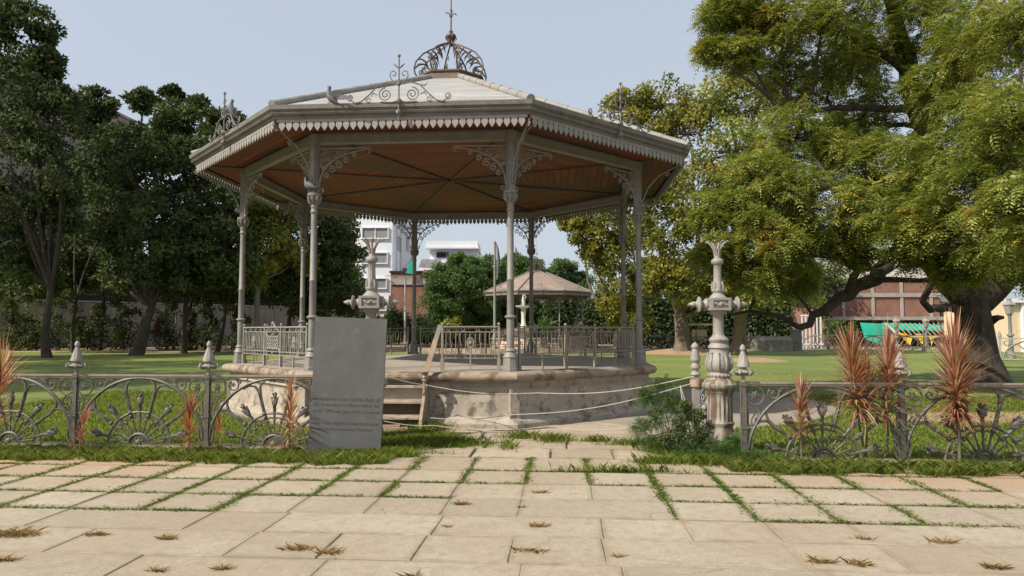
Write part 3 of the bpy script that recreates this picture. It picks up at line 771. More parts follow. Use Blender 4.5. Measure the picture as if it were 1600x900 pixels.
    # --- columns
    def colmesh(mat):
        b = MB()
        z0 = ZF
        b.lathe([(0, .15), (.05, .15), (.055, .135), (.22, .122), (.235, .135), (.26, .12), (.30, .10), (.33, .085)], (0, 0, z0), 8, smooth=False, rot=PI/8)
        pr = [(.32, .088), (.345, .10), (.365, .088), (.385, .074)] + [(.39+.5*k/5, .070) for k in range(6)] + [(.90, .085), (.915, .10), (.93, .10), (.945, .085), (.955, .062)]
        b.lathe(pr, (0, 0, z0), 24, flutes=(.39, .89, 8, .12))
        b.lathe([(.95, .061), (1.55, .060), (1.56, .068), (1.575, .068), (1.585, .060), (2.6, .055), (2.75, .054), (2.76, .066), (2.785, .07), (2.80, .058), (2.86, .056), (2.87, .064), (2.89, .064), (2.90, .056), (2.95, .06), (2.98, .075), (3.03, .10), (3.06, .095), (3.065, .12), (3.11, .125), (3.12, .085)], (0, 0, z0), 14)
        for k in range(8):
            a = k*PI/4+PI/8; b.tube([(.06*math.cos(a), .06*math.sin(a), z0+2.92), (.095*math.cos(a), .095*math.sin(a), z0+2.97), (.115*math.cos(a), .115*math.sin(a), z0+3.05), (.10*math.cos(a), .10*math.sin(a), z0+3.06)], [.02, .026, .022, .01], 5)
        b.box((0, 0, z0+3.11+.5), (.10, .15, 1.0)); b.box((0, 0, z0+3.11+.5), (.145, .09, 1.0)); b.box((0, 0, 5.0), (.17, .17, .17))
        return b.mesh('column', mat)
    cm = colmesh(M['paint']); bm_ = bracket_mesh(1, M['paint'])
    arm = MB(); t2(arm, [(.06, 3.2), (.10, 3.35), (.22, 3.62), (.45, 3.85), (.75, 3.98), (.98, 4.10)], .014, (0, 0, ZF), (0, -1, 0), n=6)
    t2(arm, spiral(.12, 3.26, .05, 1.2, 0, 1), .011, (0, 0, ZF), (0, -1, 0)); t2(arm, spiral(.62, 3.86, .05, 1.2, 0, 1), .011, (0, 0, ZF), (0, -1, 0)); t2(arm, spiral(.95, 4.02, .05, 1.2, 0, 1), .011, (0, 0, ZF), (0, -1, 0))
    am = arm.mesh('eave_arm', M['paint'])
    for i in range(8):
        c = link('column', cm, root, loc=corner(i, RC), rotz=i*PI/4)
        for s in (0, 1):
            d = link('bracket', bm_, c, loc=(0, 0, ZF+3.14), rotz=(PI/8 if s == 0 else PI - PI/8))
        link('eave_arm', am, c)
        if i == 3 and not far:
            x = MB(); x.box((0, -.13, 4.93), (.15, .08, .13)); x.box((0, -.13, 5.0), (.17, .1, .015)); x.build('junction_box', M['yellow'], c)
        if i == 0 and not far:
            x = MB(); x.tube([(.16, -.75, 5.02), (.13, -.4, 4.95), (.10, -.15, 4.75), (.07, -.10, 4.4), (.05, -.09, 4.15), (.03, -.09, 4.1)], .013, 6); x.tube([(.09, -.1, 4.95), (.08, -.11, 4.7)], .02, 6); x.build('conduit', M['paint'], c)
    # --- octagonal curb ring, cage cupola and finial
    b = MB(); b.octs([(rr1+.02, zr1-.06), (rr1+.02, zr1+.0), (rr1-.10, zr1+.17), (rr1-.06, zr1+.20), (rr1-.06, zr1+.235), (.02, zr1+.25)])
    ring = b.build('curb_ring', M['curb'], root)
    zt = zr1+.235
    b = MB()
    prof = [(.76, -.02), (.86, .09), (.885, .22), (.84, .39), (.67, .60), (.50, .71), (.30, .82), (.12, .90), (.055, 1.0)]
    for i in range(8):
        a = i*PI/4; U = Vector((math.sin(a), -math.cos(a), 0)); O = Vector((0, 0, zt))
        t2(b, prof, [.020]*7+[.018, .016], O, U, n=6)
        t2(b, [(.80, .45), (.70, .46), (.60, .40), (.54, .28)], [.016, .02, .026, .006], O, U)
        t2(b, spiral(.70, .14, .11, 1.4, 1.5, 1), .014, O, U); t2(b, spiral(.50, .55, .06, 1.3, 0, -1), .012, O, U)
        t2(b, [(.88, .2), (.76, .33), (.62, .35), (.50, .22)], [.012, .03, .022, .004], O, U)
        t2(b, [(.60, .65), (.50, .62), (.40, .52), (.36, .42)], [.012, .03, .02, .004], O, U)
        t2(b, [(.70, .14), (.58, .06), (.52, .0)], [.012, .02, .008], O, U); t2(b, [(.38, .78), (.30, .72), (.24, .60)], [.012, .024, .004], O, U)
        t2(b, spiral(.10, 1.06, .05, 1.2, PI, -1), .012, O, U)
    b.lathe([(.86, .03), (.92, .07), (.98, .06), (1.04, .09), (1.10, .13), (1.14, .12), (1.17, .05), (1.2, .03)], (0, 0, zt), 10)
    cu = b.build('cupola', M['dark_iron'], root)
    b = MB(); b.lathe([(1.15, .028), (1.2, .022), (1.21, .05), (1.24, .05), (1.26, .02), (1.58, .018), (1.59, .035), (1.62, .035), (1.63, .016), (3.1, .008)], (0, 0, zt), 8)
    for i in range(4):
        U = Vector((math.cos(i*PI/2), math.sin(i*PI/2), 0)); t2(b, [(.01, 1.6), (.06, 1.68), (.12, 1.68), (.13, 1.64)], [.012, .012, .016, .006], (0, 0, zt), U)
    b.lathe([(1.70, .012), (1.75, .03), (1.80, .012)], (0, 0, zt), 8)
    b.build('finial', M['dark_iron'], cu)
    # --- scrolled crests over the middle of the eaves
    b = MB(); U = Vector((1, 0, 0)); O = Vector((0, 0, 0))
    t2(b, [(0, -.30), (0, .74)], .014, O, U); b.ball((0, 0, .77), .028, 8)
    for s in (-1, 1):
        t2(b, [(s*.01, .56), (s*.05, .60), (s*.10, .64)], [.008, .016, .004], O, U)
        t2(b, [(0, .40), (s*.10, .30), (s*.06, .26)] and [(s*x, z) for x, z in ((.01, .28), (.10, .34), (.15, .43), (.14, .50), (.08, .52), (.045, .47), (.075, .43), (.10, .45))], .011, O, U)
        t2(b, spiral(s*.22, .13, .115, 1.9, PI/2 if s > 0 else PI/2, -s, 26, .15), .011, O, U)
        t2(b, [(s*x, z) for x, z in ((.02, .02), (.12, .0), (.30, .01))], .010, O, U)
        t2(b, [(s*x, z) for x, z in ((.05, .30), (.20, .33), (.35, .28), (.48, .14), (.62, .02), (.72, .0), (.80, .05))], .012, O, U)
        t2(b, spiral(s*.80, .09, .06, 1.4, -PI/2, s, 16), .010, O, U); t2(b, spiral(s*.50, .05, .055, 1.4, PI/2, -s, 14), .009, O, U)
        t2(b, [(s*.35, .12), (s*.42, .16), (s*.46, .10)], [.006, .014, .006], O, U)
        t2(b, [(s*.36, .28), (s*.43, .27), (s*.47, .31)], [.008, .012, .004], O, U)
    b.ball((0, 0, .02), .05, 8); b.ball((0, 0, .30), .035, 8); b.ball((0, 0, -.17), .05, 8)
    me = b.mesh('roof_crest', M['crest'])
    for i in (7, 0, 6, 1, 5):
        a = (i+.5)*PI/4; r = (RE+.015)*math.cos(PI/8)
        link('roof_crest', me, root, loc=(r*math.sin(a), -r*math.cos(a), 5.30), rotz=a)
    # --- railing
    rme = rail_mesh(Lb-.36, M['iron_rail']); rmb = rail_mesh(Lb-.36, M['paint_light'])
    r_ap = RC*math.cos(PI/8)
    for i in range(7):
        a = (i+.5)*PI/4; c = Vector((r_ap*math.sin(a), -r_ap*math.cos(a), ZF)); t = Vector((math.cos(a), math.sin(a), 0))
        link('railing', rmb if i == 6 else rme, root, loc=c - t*(Lb/2-.18), rotz=a)
    a = 7.5*PI/4; c = Vector((r_ap*math.sin(a), -r_ap*math.cos(a), ZF)); t = Vector((math.cos(a), math.sin(a), 0))
    link('railing', rail_mesh(1.02, M['iron_rail']), root, loc=c + t*(Lb/2-.18-1.02), rotz=a)
    link('railing', rail_mesh(.78, M['paint_light']), root, loc=c - t*(Lb/2-.18), rotz=a)
    # --- steps on the entrance side
    apb = 4.72*math.cos(PI/8)
    nrm = Vector((math.sin(a), -math.cos(a), 0)); st = Vector((math.cos(a), math.sin(a), 0))
    for k, (z, out) in enumerate(((.66, .16), (.42, .34), (.18, .52))):
        b = MB(); b.bevbox((0, 0, 0), (1.5, out+.10, .045), .012); o = b.build('step', M['steps'], root, loc=nrm*(apb + out/2 - .08) + st*(-.45) + Vector((0, 0, z)), rotz=a)
        x = MB(); x.box((0, .06, -.14), (1.42, out-.06, .22)); x.build('riser', M['riser'], o)
    # side string of the flight
    b = MB(); O = nrm*apb + st*.335
    b.prism([(0, -.02), (.60, -.02), (.56, .16), (.18, .70), (0, .72)], O, nrm, (0, 0, 1), .05); b.build('stair_side', M['wood'], root)
    return root
bs = bandstand('bandstand', 'large octagonal bandstand with whitish roof, red board ceiling and grey iron columns in the middle', (BX, BY, 0), BT)

# ================================================================== FENCES
PITCHF = 1.86
def fence_panel_mesh():
    b = MB(); L = PITCHF; m = L/2; O = Vector((0, 0, 0)); U = Vector((1, 0, 0))
    b.box((m, 0, .035), (L-.05, .035, .03))
    t2(b, arc(m, .03, .90, .90, .02, PI-.02, 36), .022, O, U, n=6)          # great arch
    t2(b, arc(m, .03, .445, .44, 0, PI, 26), .018, O, U, n=6)               # fan hoop
    t2(b, arc(m, .03, .145, .145, 0, PI, 14), .024, O, U, n=6)
    t2(b, arc(m, .03, .10, .10, 0, PI, 12), .012, O, U)
    b.ball((m, 0, .06), .05, 8); 
    for k in range(5): a = PI*k/4; b.ball((m+.06*math.cos(a), 0, .05+.045*math.sin(a)), .022, 6)
    ns = 11
    angs = [PI*(k+.5)/ns for k in range(ns)]
    for k, a in enumerate(angs):
        c, s = math.cos(a), math.sin(a); p = lambda r: (m+r*c, .03+r*s)
        t2(b, [p(.15), p(.22), p(.30), p(.34)], [.018, .013, .011, .014], O, U)
        bx = p(.34); b.ball((bx[0], 0, bx[1]), .02, 6)
        if k < ns-1:                                                        # scallops between the spokes
            a2 = (a+angs[k+1])/2; R_ = .335*math.sin(PI/ns/2)
            cx, cz = m+.335*math.cos(a2), .03+.335*math.sin(a2)
            t2(b, [(cx+R_*math.cos(a2-PI/2+PI*i/6), cz+R_*math.sin(a2-PI/2+PI*i/6)) for i in range(7)], .012, O, U)
    for deg in (90, 50, 130, 14, 166):
        a = math.radians(deg); c, s = math.cos(a), math.sin(a)
        t2(b, [(m+.33*c, .03+.33*s), (m+.50*c, .03+.50*s)], [.014, .024], O, U)
        bud(b, O, U, Vector((0, 0, 1)), m+.48*c, .03+.48*s, a, .17, .115)
    for sgn in (-1, 1):
        # steep forked branch
        f = lambda pts: [(m+sgn*x, z) for x, z in pts]
        t2(b, f([(.12, .40), (.14, .47), (.18, .62), (.21, .74)]), [.020, .022, .022, .024], O, U, n=6)
        t2(b, f([(.21, .74), (.20, .84), (.14, .90)]), [.022, .018, .014], O, U); t2(b, f([(.21, .74), (.27, .82), (.36, .83), (.44, .79)]), [.022, .018, .015, .014], O, U)
        b.ball((m+sgn*.135, 0, .46), .034, 8); b.ball((m+sgn*.12, 0, .41), .03, 8)
        # low forked branch to the posts
        t2(b, f([(.34, .28), (.42, .33), (.55, .42), (.64, .50)]), [.020, .022, .022, .024], O, U, n=6)
        t2(b, f([(.64, .50), (.66, .58), (.64, .68), (.66, .62)][:3]), [.022, .018, .014], O, U); t2(b, f([(.64, .50), (.72, .50), (.80, .46), (.85, .38)]), [.022, .018, .015, .014], O, U)
        b.ball((m+sgn*.40, 0, .315), .034, 8)
        # scrolls in the upper corner
        t2(b, arc(m+sgn*.80, .81, .115, .115, 0, 2*PI, 18), .013, O, U, closed=False)
        for k in range(6):
            a = k*PI/3; b.tube([(m+sgn*.80, 0, .81), (m+sgn*.80+.035*math.cos(a), 0, .81+.035*math.sin(a)), (m+sgn*.80+.06*math.cos(a), 0, .81+.06*math.sin(a))], [.014, .018, .006], 5)
        t2(b, [(m+sgn*.80+sgn*x, z) for x, z in spiral(-.22, .84, .085, .9, PI/2, 1, 14, .6)], .013, O, U)
        for k in range(5):
            a = k*2*PI/5; b.tube([(m+sgn*.58, 0, .845), (m+sgn*.58+.035*math.cos(a), 0, .845+.035*math.sin(a))], [.016, .008], 5)
        t2(b, f([(.68, .91), (.56, .935), (.47, .90), (.40, .90), (.36, .94)]), [.012, .014, .016, .012, .008], O, U)
        t2(b, f([(.49, .86), (.48, .90), (.44, .91)]), [.02, .014, .006], O, U)
        t2(b, spiral(m+sgn*.84, .64, .045, 1.2, 0, sgn, 12), .010, O, U)
        t2(b, f([(.80, .69), (.74, .62), (.78, .55)]), [.010, .014, .008], O, U)
        # little fan of stems rising beside the post
        t2(b, f([(.89, .44), (.80, .46)]), .016, O, U); t2(b, f([(.89, .40), (.82, .41)]), .012, O, U)
        for k in range(3):
            x = .88-.035*k; t2(b, f([(x, .45), (x-.01*k, .53), (x-.03*k-.01, .60-.03*k)]), [.010, .011, .013], O, U)
            b.ball((m+sgn*(x-.03*k-.01), 0, .61-.03*k), .016, 6)
        # curved legs down to the foot
        t2(b, f([(.89, .40), (.84, .28), (.84, .14), (.89, .03)]), [.014, .016, .016, .014], O, U)
    return b.mesh('panel', M['iron'])
def fence_post_mesh():
    b = MB()
    b.box((0, 0, .47), (.055, .055, .95)); b.box((0, 0, .04), (.09, .09, .10)); b.box((0, 0, .43), (.075, .075, .05)); b.box((0, 0, .95), (.075, .075, .05))
    for x in (-.035, .035): b.tube([(x, 0, .05), (x, 0, .92)], .010, 6)
    return b.mesh('post', M['iron'])
def finial_mesh():
    b = MB(); b.box((0, 0, 1.01), (.035, .035, .12))
    b.lathe([(1.06, .03), (1.075, .10), (1.095, .115), (1.11, .07), (1.135, .032), (1.155, .045), (1.16, .078), (1.175, .082), (1.25, .058), (1.33, .030), (1.36, .020), (1.365, .033), (1.385, .036), (1.41, .028), (1.435, .008)], (0, 0, 0), 20, flutes=(1.165, 1.34, 10, .12))
    for k in range(6):
        a = k*PI/3; c, s = math.cos(a), math.sin(a)
        b.tube([(.04*c, .04*s, 1.06), (.09*c, .09*s, 1.06), (.13*c, .13*s, 1.09), (.12*c, .12*s, 1.125), (.10*c, .10*s, 1.12)], [.012, .015, .015, .012, .008], 5)
    return b.mesh('finial', M['lamp'])
pm, fm, nm = fence_panel_mesh(), fence_post_mesh(), finial_mesh()
def fence(label, us, v, z, first_post=True, last_post=True):
    root = thing('iron_fence', label, 'fence', UV(us[0], v, z), -YA, 'cast iron fences along the paving')
    for k, u in enumerate(us):
        if (k == len(us)-1 and not last_post): continue
        p = link('post', fm, root, loc=(u-us[0], 0, 0)); link('finial', nm, p)
    for k in range(len(us)-1):
        link('panel', pm, root, loc=(us[k]-us[0], 0, 0))
    b = MB(); L = us[-1]-us[0]; b.box((L/2, 0, .965), (L, .06, .022)); b.box((L/2, 0, .945), (L, .035, .03)); b.build('top_rail', M['iron_rail'], root)
    return root
fence('ornate grey cast iron fence with fan panels left of the dark stone slab', [-6.66-2*PITCHF, -6.66-PITCHF, -6.66, -6.66+PITCHF+.02, -2.92], 9.1, .03)
fence('ornate grey cast iron fence with fan panels right of the tall pale lamp pillar', [2.22+PITCHF*k for k in range(5)], 8.73, .0)

# ================================================================== LAMP PILLARS
def lamp(label, D, px, dz=0, sc_=1.0, zb=0.0):
    root = thing('lamp_pillar', label, 'lamp pillar', G(px, D, zb), 0, 'pale cast iron lamp pillars flanking the gateway')
    k = D/1080*1.0
    S = sc_
    def Z(zy): return (1.6 + (517 - (360+zy/2.5))*k - dz)*1.0
    def Rr(w_): return w_/5*k
    def seg(l): return [(Z(a), Rr(w2)) for a, w2 in l]
    z0 = Z(820)
    b = MB(); b.lathe([(-zb-.05, .30), (z0-.02, .30), (z0, .27)], (0, 0, 0), 8, smooth=False, rot=PI/8); b.build('plinth', M['rim'], root)
    b = MB(); b.lathe(seg([(822, 118), (808, 120), (800, 112), (790, 110), (780, 102), (765, 96), (756, 97), (750, 106), (744, 106), (740, 96)]), (0, 0, 0), 28)
    b.lathe(seg([(740, 96), (735, 97), (720, 96), (680, 96), (650, 97), (636, 98), (630, 106)]), (0, 0, 0), 72, flutes=(Z(736), Z(640), 18, .10))
    b.lathe(seg([(630, 106), (620, 112), (614, 126), (606, 134), (598, 134), (592, 122), (584, 108), (578, 88), (572, 78)]), (0, 0, 0), 28)
    b.build('pedestal', M['lamp_rust'], root)
    b = MB(); b.lathe(seg([(575, 78), (570, 86), (562, 88), (556, 80), (552, 72), (546, 84), (532, 96), (516, 97), (500, 90), (480, 78), (466, 70), (462, 72), (458, 82), (452, 80), (446, 70), (440, 62), (434, 72), (426, 76), (420, 66), (415, 54), (409, 48)]), (0, 0, 0), 28)
    for j in range(10):                        # acanthus leaves on the vase
        a = j*2*PI/10; pts = []
        for t in range(6):
            z = Z(546-14*t); r = Rr((84, 95, 98, 92, 82, 82)[t])+.006; pts.append((r*math.cos(a), r*math.sin(a), z))
        pts.append((pts[-1][0]*1.12, pts[-1][1]*1.12, pts[-1][2]-.01)); b.tube(pts, [.006, .014, .018, .018, .016, .012, .006], 6)
    for j in range(20):
        a = j*2*PI/20; b.ball((Rr(86)*math.cos(a), Rr(86)*math.sin(a), Z(564)), .016, 6)
    b.build('vase', M['lamp'], root)
    b = MB(); b.lathe(seg([(409, 46), (400, 42), (370, 41), (334, 41), (330, 48), (326, 58), (320, 62), (314, 66)]), (0, 0, 0), 24)
    b.build('lower_shaft', M['lamp'], root)
    # box with sunk panels and side arms
    b = MB(); zc = (Z(313)+Z(265))/2; hh = Z(265)-Z(313); wd = Rr(78)*2
    b.bevbox((0, 0, zc), (wd*.92, wd*.92, hh), .01)
    for q in range(4):
        a = q*PI/2; nx_, ny_ = math.sin(a), -math.cos(a); U = Vector((math.cos(a), math.sin(a), 0)); c = Vector((nx_, ny_, 0))*(wd*.46+.008)+Vector((0, 0, zc))
        fr = .03
        for s in (-1, 1):
            b.box(c + Vector((0, 0, s*(hh/2-fr/2))), (wd*.96, .03, fr), a); b.box(c + U*s*(wd*.48-fr/2), (fr, .03, hh-2*fr), a)
        b.tube([c + U*x + Vector((0, 0, .016*math.sin(x*60))) for x in [(-.09+.18*i/10) for i in range(11)]], [.012, .016, .02, .014, .022, .026, .022, .014, .02, .016, .012], 6)
    b.build('square_box', M['lamp'], root)
    for s in (-1, 1):
        b = MB()
        pr = [(.0, .06), (.04, .075), (.07, .06), (.09, .045), (.11, .05), (.115, .07), (.125, .105), (.14, .112), (.15, .09), (.16, .05), (.18, .036), (.21, .042), (.24, .03), (.275, .010)]
        x0 = wd*.44
        ps = [(x0+d, 0, zc) for d, r in pr]
        b.tube(ps, [r*.95 for d, r in pr], 14)
        b.build('side_arm', M['lamp'], root, rotz=0 if s > 0 else PI)
    b = MB(); b.lathe(seg([(265, 72), (262, 66), (256, 56), (250, 44), (245, 36), (242, 40), (238, 47), (232, 47), (226, 40), (220, 42), (210, 37), (205, 33)]), (0, 0, 0), 24)
    b.lathe(seg([(205, 33), (198, 32), (165, 29), (136, 29), (133, 34)]), (0, 0, 0), 48, flutes=(Z(200), Z(138), 12, .14))
    b.lathe(seg([(134, 34), (130, 44), (122, 47), (116, 46), (111, 36), (108, 24), (100, 22), (96, 14)]), (0, 0, 0), 24)
    for j in range(8):
        a = j*2*PI/8; b.tube([(Rr(w2)*math.cos(a), Rr(w2)*math.sin(a), Z(zz)) for zz, w2 in ((238, 44), (224, 42), (208, 40), (200, 42))], [.008, .018, .016, .006], 5)
    b.build('upper_shaft', M['lamp'], root)
    b = MB()
    for j in range(8):
        a = j*2*PI/8+.3; c, s = math.cos(a), math.sin(a)
        b.tube([(Rr(w2)*c, Rr(w2)*s, Z(zz)) for zz, w2 in ((110, 14), (95, 18), (75, 26), (58, 42), (46, 64), (42, 82), (46, 92))], [.012, .014, .013, .012, .012, .010, .004], 6)
    b.lathe(seg([(108, 18), (90, 16), (70, 8)]), (0, 0, 0), 8)
    b.build('crown_prongs', M['lamp_rust' if px < 800 else 'lamp'], root)
    return root
lamp('tall pale cast iron lamp pillar with rusty fluted pedestal, standing free right of the gateway', 9.15, 1122, 0, zb=0)
lamp('tall pale cast iron lamp pillar rising behind the dark inscribed slab', 10.1, 580, -.03, zb=0)

# gate post with chains between it and the right pillar
root = thing('gate_post', 'narrow white gate post with pointed cap and rusty band beside the right lamp pillar', 'post', G(1085, 9.3))
b = MB(); b.box((0, 0, .5), (.085, .085, 1.0)); b.box((0, 0, .06), (.13, .13, .12)); b.lathe([(1.0, .06), (1.02, .075), (1.05, .06), (1.06, .04), (1.09, .04), (1.10, .065), (1.13, .068), (1.17, .045), (1.20, .07), (1.22, .072), (1.36, .042), (1.375, .055), (1.40, .055), (1.43, .03), (1.45, .008)], (0, 0, 0), 12)
b.build('shaft', M['lamp'], root)
b = MB(); b.lathe([(.86, .062), (.86, .075), (.95, .075), (.95, .062)], (0, 0, 0), 12); b.box((.14, -.0, .92), (.18, .03, .07)); b.build('band', M['wood'], root)
ch = MB()
for (x0, z0, x1, z1, sag) in ((.06, .88, .17, .25, .1), (.10, .85, .2, .8, .5), (.05, .6, .18, .2, .2)):
    m = 16
    for k in range(m):
        t = k/m; x = x0+(x1-x0)*t; z = z0+(z1-z0)*t - sag*math.sin(PI*t)
        ch.tube([(x + .016*math.cos(a), .018*math.sin(a)*(k % 2)-.04, z + .026*math.sin(a)) for a in [2*PI*i/7 for i in range(7)]], .007, 4, closed=True)
for (x, z) in ((.15, .78), (.16, .70), (.14, .64), (.10, .58), (.10, .5), (.17, .46)): ch.ball((x, -.05, z), .035, 8, sz=1.2)
for x in (.12, .17): ch.tube([(x, -.02, .85), (x+.01, -.02, .2)], .012, 5)
ch.build('chain', M['lamp'], root)

# ================================================================== INSCRIBED SLAB
c = G(541, 8.98); root = thing('inscribed_slab', 'dark grey stone slab with faint worn inscription standing upright at the left of the gateway', 'stone slab', c, .03)
b = MB(); n = 26; H = 1.81; wd = .93; t = .045
pts = []
edge = []
for k in range(n+1): edge.append((-wd/2 + random.uniform(-.003, .003) + (.012 if 14 <= k <= 16 else 0), H*k/n))
for k in range(3, 10): edge.append((-wd/2+wd*(k-1)/10, H+random.uniform(-.002, .002)))
for k in range(n, -1, -1): edge.append((wd/2 + random.uniform(-.003, .003), H*k/n))
b.prism(edge, (0, 0, -.04), (1, 0, 0), (0, 0, 1), t)
slab = b.build('slab', M['slate'], root); slab.rotation_euler = (math.radians(-1.5), math.radians(2.0), 0); slab.location = (0, 0, 0)
lines = [("inaugurated in the Garden Bagh of", .70, .068), ("His Greatness the Nizam Fakhar for", .625, .066), ("in AD 1898 near Jagir of the Governor", .545, .062), ("Copy of this statue in the State Room above", .395, .060), ("of the Government Museum", .32, .060)]
tb = None
vsum = []; fsum = []
for s, z, size in lines:
    cu = bpy.data.curves.new('t', 'FONT'); cu.body = s; cu.size = size; cu.align_x = 'CENTER'; cu.extrude = .0008
    o = bpy.data.objects.new('t', cu); COL.objects.link(o); bpy.context.view_layer.update()
    dg = bpy.context.evaluated_depsgraph_get(); me = bpy.data.meshes.new_from_object(o.evaluated_get(dg))
    bs0 = len(vsum); sx = min(1, .84/max(1e-3, o.dimensions.x))
    vsum += [(v.co.x*sx, -t/2-.0012-v.co.z, z+v.co.y) for v in me.vertices]; fsum += [[bs0+k for k in p.vertices] for p in me.polygons]
    bpy.data.objects.remove(o); bpy.data.meshes.remove(me); bpy.data.curves.remove(cu)
b = MB(); b.add(vsum, fsum); ins = b.build('inscription', M['ink'], slab)

# ================================================================== ROPES, NEWEL, PLANK
nx0 = G(664, 11.55)
root = thing('newel_post', 'thin twisted iron newel post in front of the bandstand steps', 'post', nx0)
b = MB(); b.tube([(0.014*math.cos(z*40), .014*math.sin(z*40), z) for z in [k*.012 for k in range(66)]], .016, 6); b.tube([(-0.014*math.cos(z*40), -.014*math.sin(z*40), z) for z in [k*.012 for k in range(66)]], .016, 6)
b.build('twisted_shaft', M['iron_rail'], root)
b = MB(); b.lathe([(.0, .03), (.03, .05), (.05, .02), (.78, .028), (.80, .05), (.82, .028), (.85, .045), (.88, .028), (.90, .02), (.93, .075), (.945, .08), (.955, .03)], (0, 0, -.02), 10)
b.build('cap', M['iron_rail'], root)
b = MB(); p0, p1 = W(663, 589, 11.55), W(688, 508, 11.75); d = p1-p0; ax = d.normalized(); sd = Vector((1, 0, 0)); sd = (sd-ax*sd.dot(ax)).normalized(); up = ax.cross(sd)
Mx = Matrix((sd, up, ax)).transposed()
b.box((p0+d*.36)-p0, (.085, .03, d.length*.72), M=Mx); 
o = thing('wooden_plank', 'reddish wooden plank with grey tip propped on the newel post against the railing', 'plank', p0)
b.build('shaft', M['wood'], o)
b = MB(); b.box(d*.86, (.075, .026, d.length*.279), M=Mx); b.build('tip', M['paint'], o)
def rope(label, pts, r=.0065):
    q = []
    for i in range(len(pts)-1):
        a, c = pts[i], pts[i+1]; sag = (c-a).length*.035
        for k in range(14): q.append(a.lerp(c, k/14) - Vector((0, 0, sag*math.sin(PI*k/14))))
    q.append(pts[-1]); o = pts[0]
    b = MB(); b.tube([p-o for p in q], r, 5)
    ob = b.build('rope', M['rope'], None, loc=o); props(ob, label, 'rope', 'ropes strung across the gateway'); return ob
gp = 9.25
rope('topmost rope strung from the slab past the newel post to the gate post', [W(597, 585, 11.3), W(668, 602, 11.48), W(840, 614, 10.9), W(1085, 588, gp)])
rope('middle rope strung low on the newel post and rising to the gate post', [W(597, 650, 11.2), W(664, 652, 11.48), W(800, 648, 11.0), W(1085, 598, gp)])
rope('lowest rope lying close to the ground between the steps and the gate post', [W(600, 658, 11.2), W(680, 665, 11.2), W(880, 670, 10.6), W(1060, 656, 9.5), W(1085, 652, gp)])
b = MB(); o0 = W(1063, 602, gp); 
for x, y in ((1072, 652), (1082, 658)): b.tube([Vector((0, 0, 0)), (W(x, y, gp-.05)-o0)*.5 + Vector((-.01, 0, 0)), W(x, y, gp-.05)-o0], .008, 5)
props(b.build('loose_rope', M['rope'], None, loc=o0), 'loose rope ends hanging down beside the gate post above the bush', 'rope')
b = MB()
for k, (x, z, l) in enumerate(((0, 0, .5), (.05, .03, .42), (-.05, .06, .36))): b.box((x, k*.05, z), (l, .10, .03), .1*k-.1)
props(b.build('board_pile', M['wood'], None, loc=G(612, 11.0, .03)), 'few loose wooden boards lying on the ground below the steps', 'boards')

# ================================================================== CORDYLINES
def cordyline(label, px, py, D, heads, mat, stemw=.014, grp='reddish spiky leaved plants along the fences'):
    """heads: [(px, py_center, radius_m, n_leaves)]; the base is where the stem meets the ground"""
    base = G(px, D); root = thing('cordyline', label, 'plant', base, 0, grp)
    V = []; T = []; st = MB()
    for (hx, hy, R_, n, spread) in heads:
        h = W(hx, hy, D) - base; top = h + Vector((0, 0, R_*.22)); low = h*.50 if h.z > .6 else h*.2
        st.tube(wob((0, 0, -.05), low, 4, .05) + wob(low, top, 4, .03)[1:], [stemw*(1-.06*i) for i in range(9)], 6)
        for k in range(int(n*1.3)):
            t = rng.random()**.85; o = low.lerp(top, t)
            az = rng.random()*2*PI; el = math.radians(14 + 66*t**1.2 + rng.normal()*9)
            d = np.array([math.cos(az)*math.cos(el)*spread, math.sin(az)*math.cos(el)*spread, math.sin(el)]); d /= np.linalg.norm(d)
            L = R_*.92*(.5+.6*rng.random())*(.8+.35*t); wd_ = .0175*(.6+.6*rng.random())*max(.7, R_/.5)
            s = np.cross(d, [0, 0, 1.0]); s /= max(np.linalg.norm(s), 1e-6); tn = rng.normal(.55, .26)
            prev = None; droop = (1-t)*.35+.06+.3*rng.random()**3
            for q in range(5):
                tt = q/4; p = np.array(o) + d*L*tt + np.array([0, 0, -1])*L*droop*tt*tt
                hw = wd_*(.35, 1, .85, .5, .03)[q]/2
                cur = (p-s*hw, p+s*hw)
                if prev: V += [prev[0], prev[1], cur[1], cur[0]]; T.append(tn)
                prev = cur
    link('leaves', np_mesh('leaves', np.array(V), 4, M[mat], np.array(T)), root)
    st.build('stem', M['bark_pale'], root)
    return root
cordyline('large orange brown spiky cordyline cut by the left edge of the photo', -8, 692, 8.9, [(2, 600, .62, 150, 1.0), (-30, 620, .5, 80, 1.0)], 'leaf_cordy')
cordyline('small pinkish spiky cordyline in front of the fence post nearest the left edge', 130, 692, 9.0, [(130, 668, .36, 55, 1.3)], 'leaf_cordy_red', .010)
cordyline('bright red spiky cordyline left of the fence post with the pointed finial nearest the slab', 300, 695, 8.95, [(298, 655, .42, 110, .9)], 'leaf_cordy_red', .012)
cordyline('smallest orange cordyline at the foot of the post beside the bright red one', 343, 694, 9.0, [(343, 672, .26, 45, 1.0)], 'leaf_cordy_red', .009)
cordyline('slim brown cordyline just left of the dark slab', 455, 700, 8.95, [(455, 640, .5, 120, .85)], 'leaf_cordy', .012)
cordyline('orange cordyline on a thin pale stem, first one right of the lamp pillar', 1246, 728, 8.35, [(1252, 638, .46, 150, .95)], 'leaf_cordy', .011)
cordyline('tallest pair of brown cordyline heads growing close together behind the fence middle', 1345, 722, 8.5, [(1330, 580, .66, 300, .95), (1354, 608, .56, 180, .9)], 'leaf_cordy', .014)
cordyline('brown cordyline leaning right next to the tallest pair', 1372, 724, 8.5, [(1390, 590, .64, 280, .85)], 'leaf_cordy', .014)
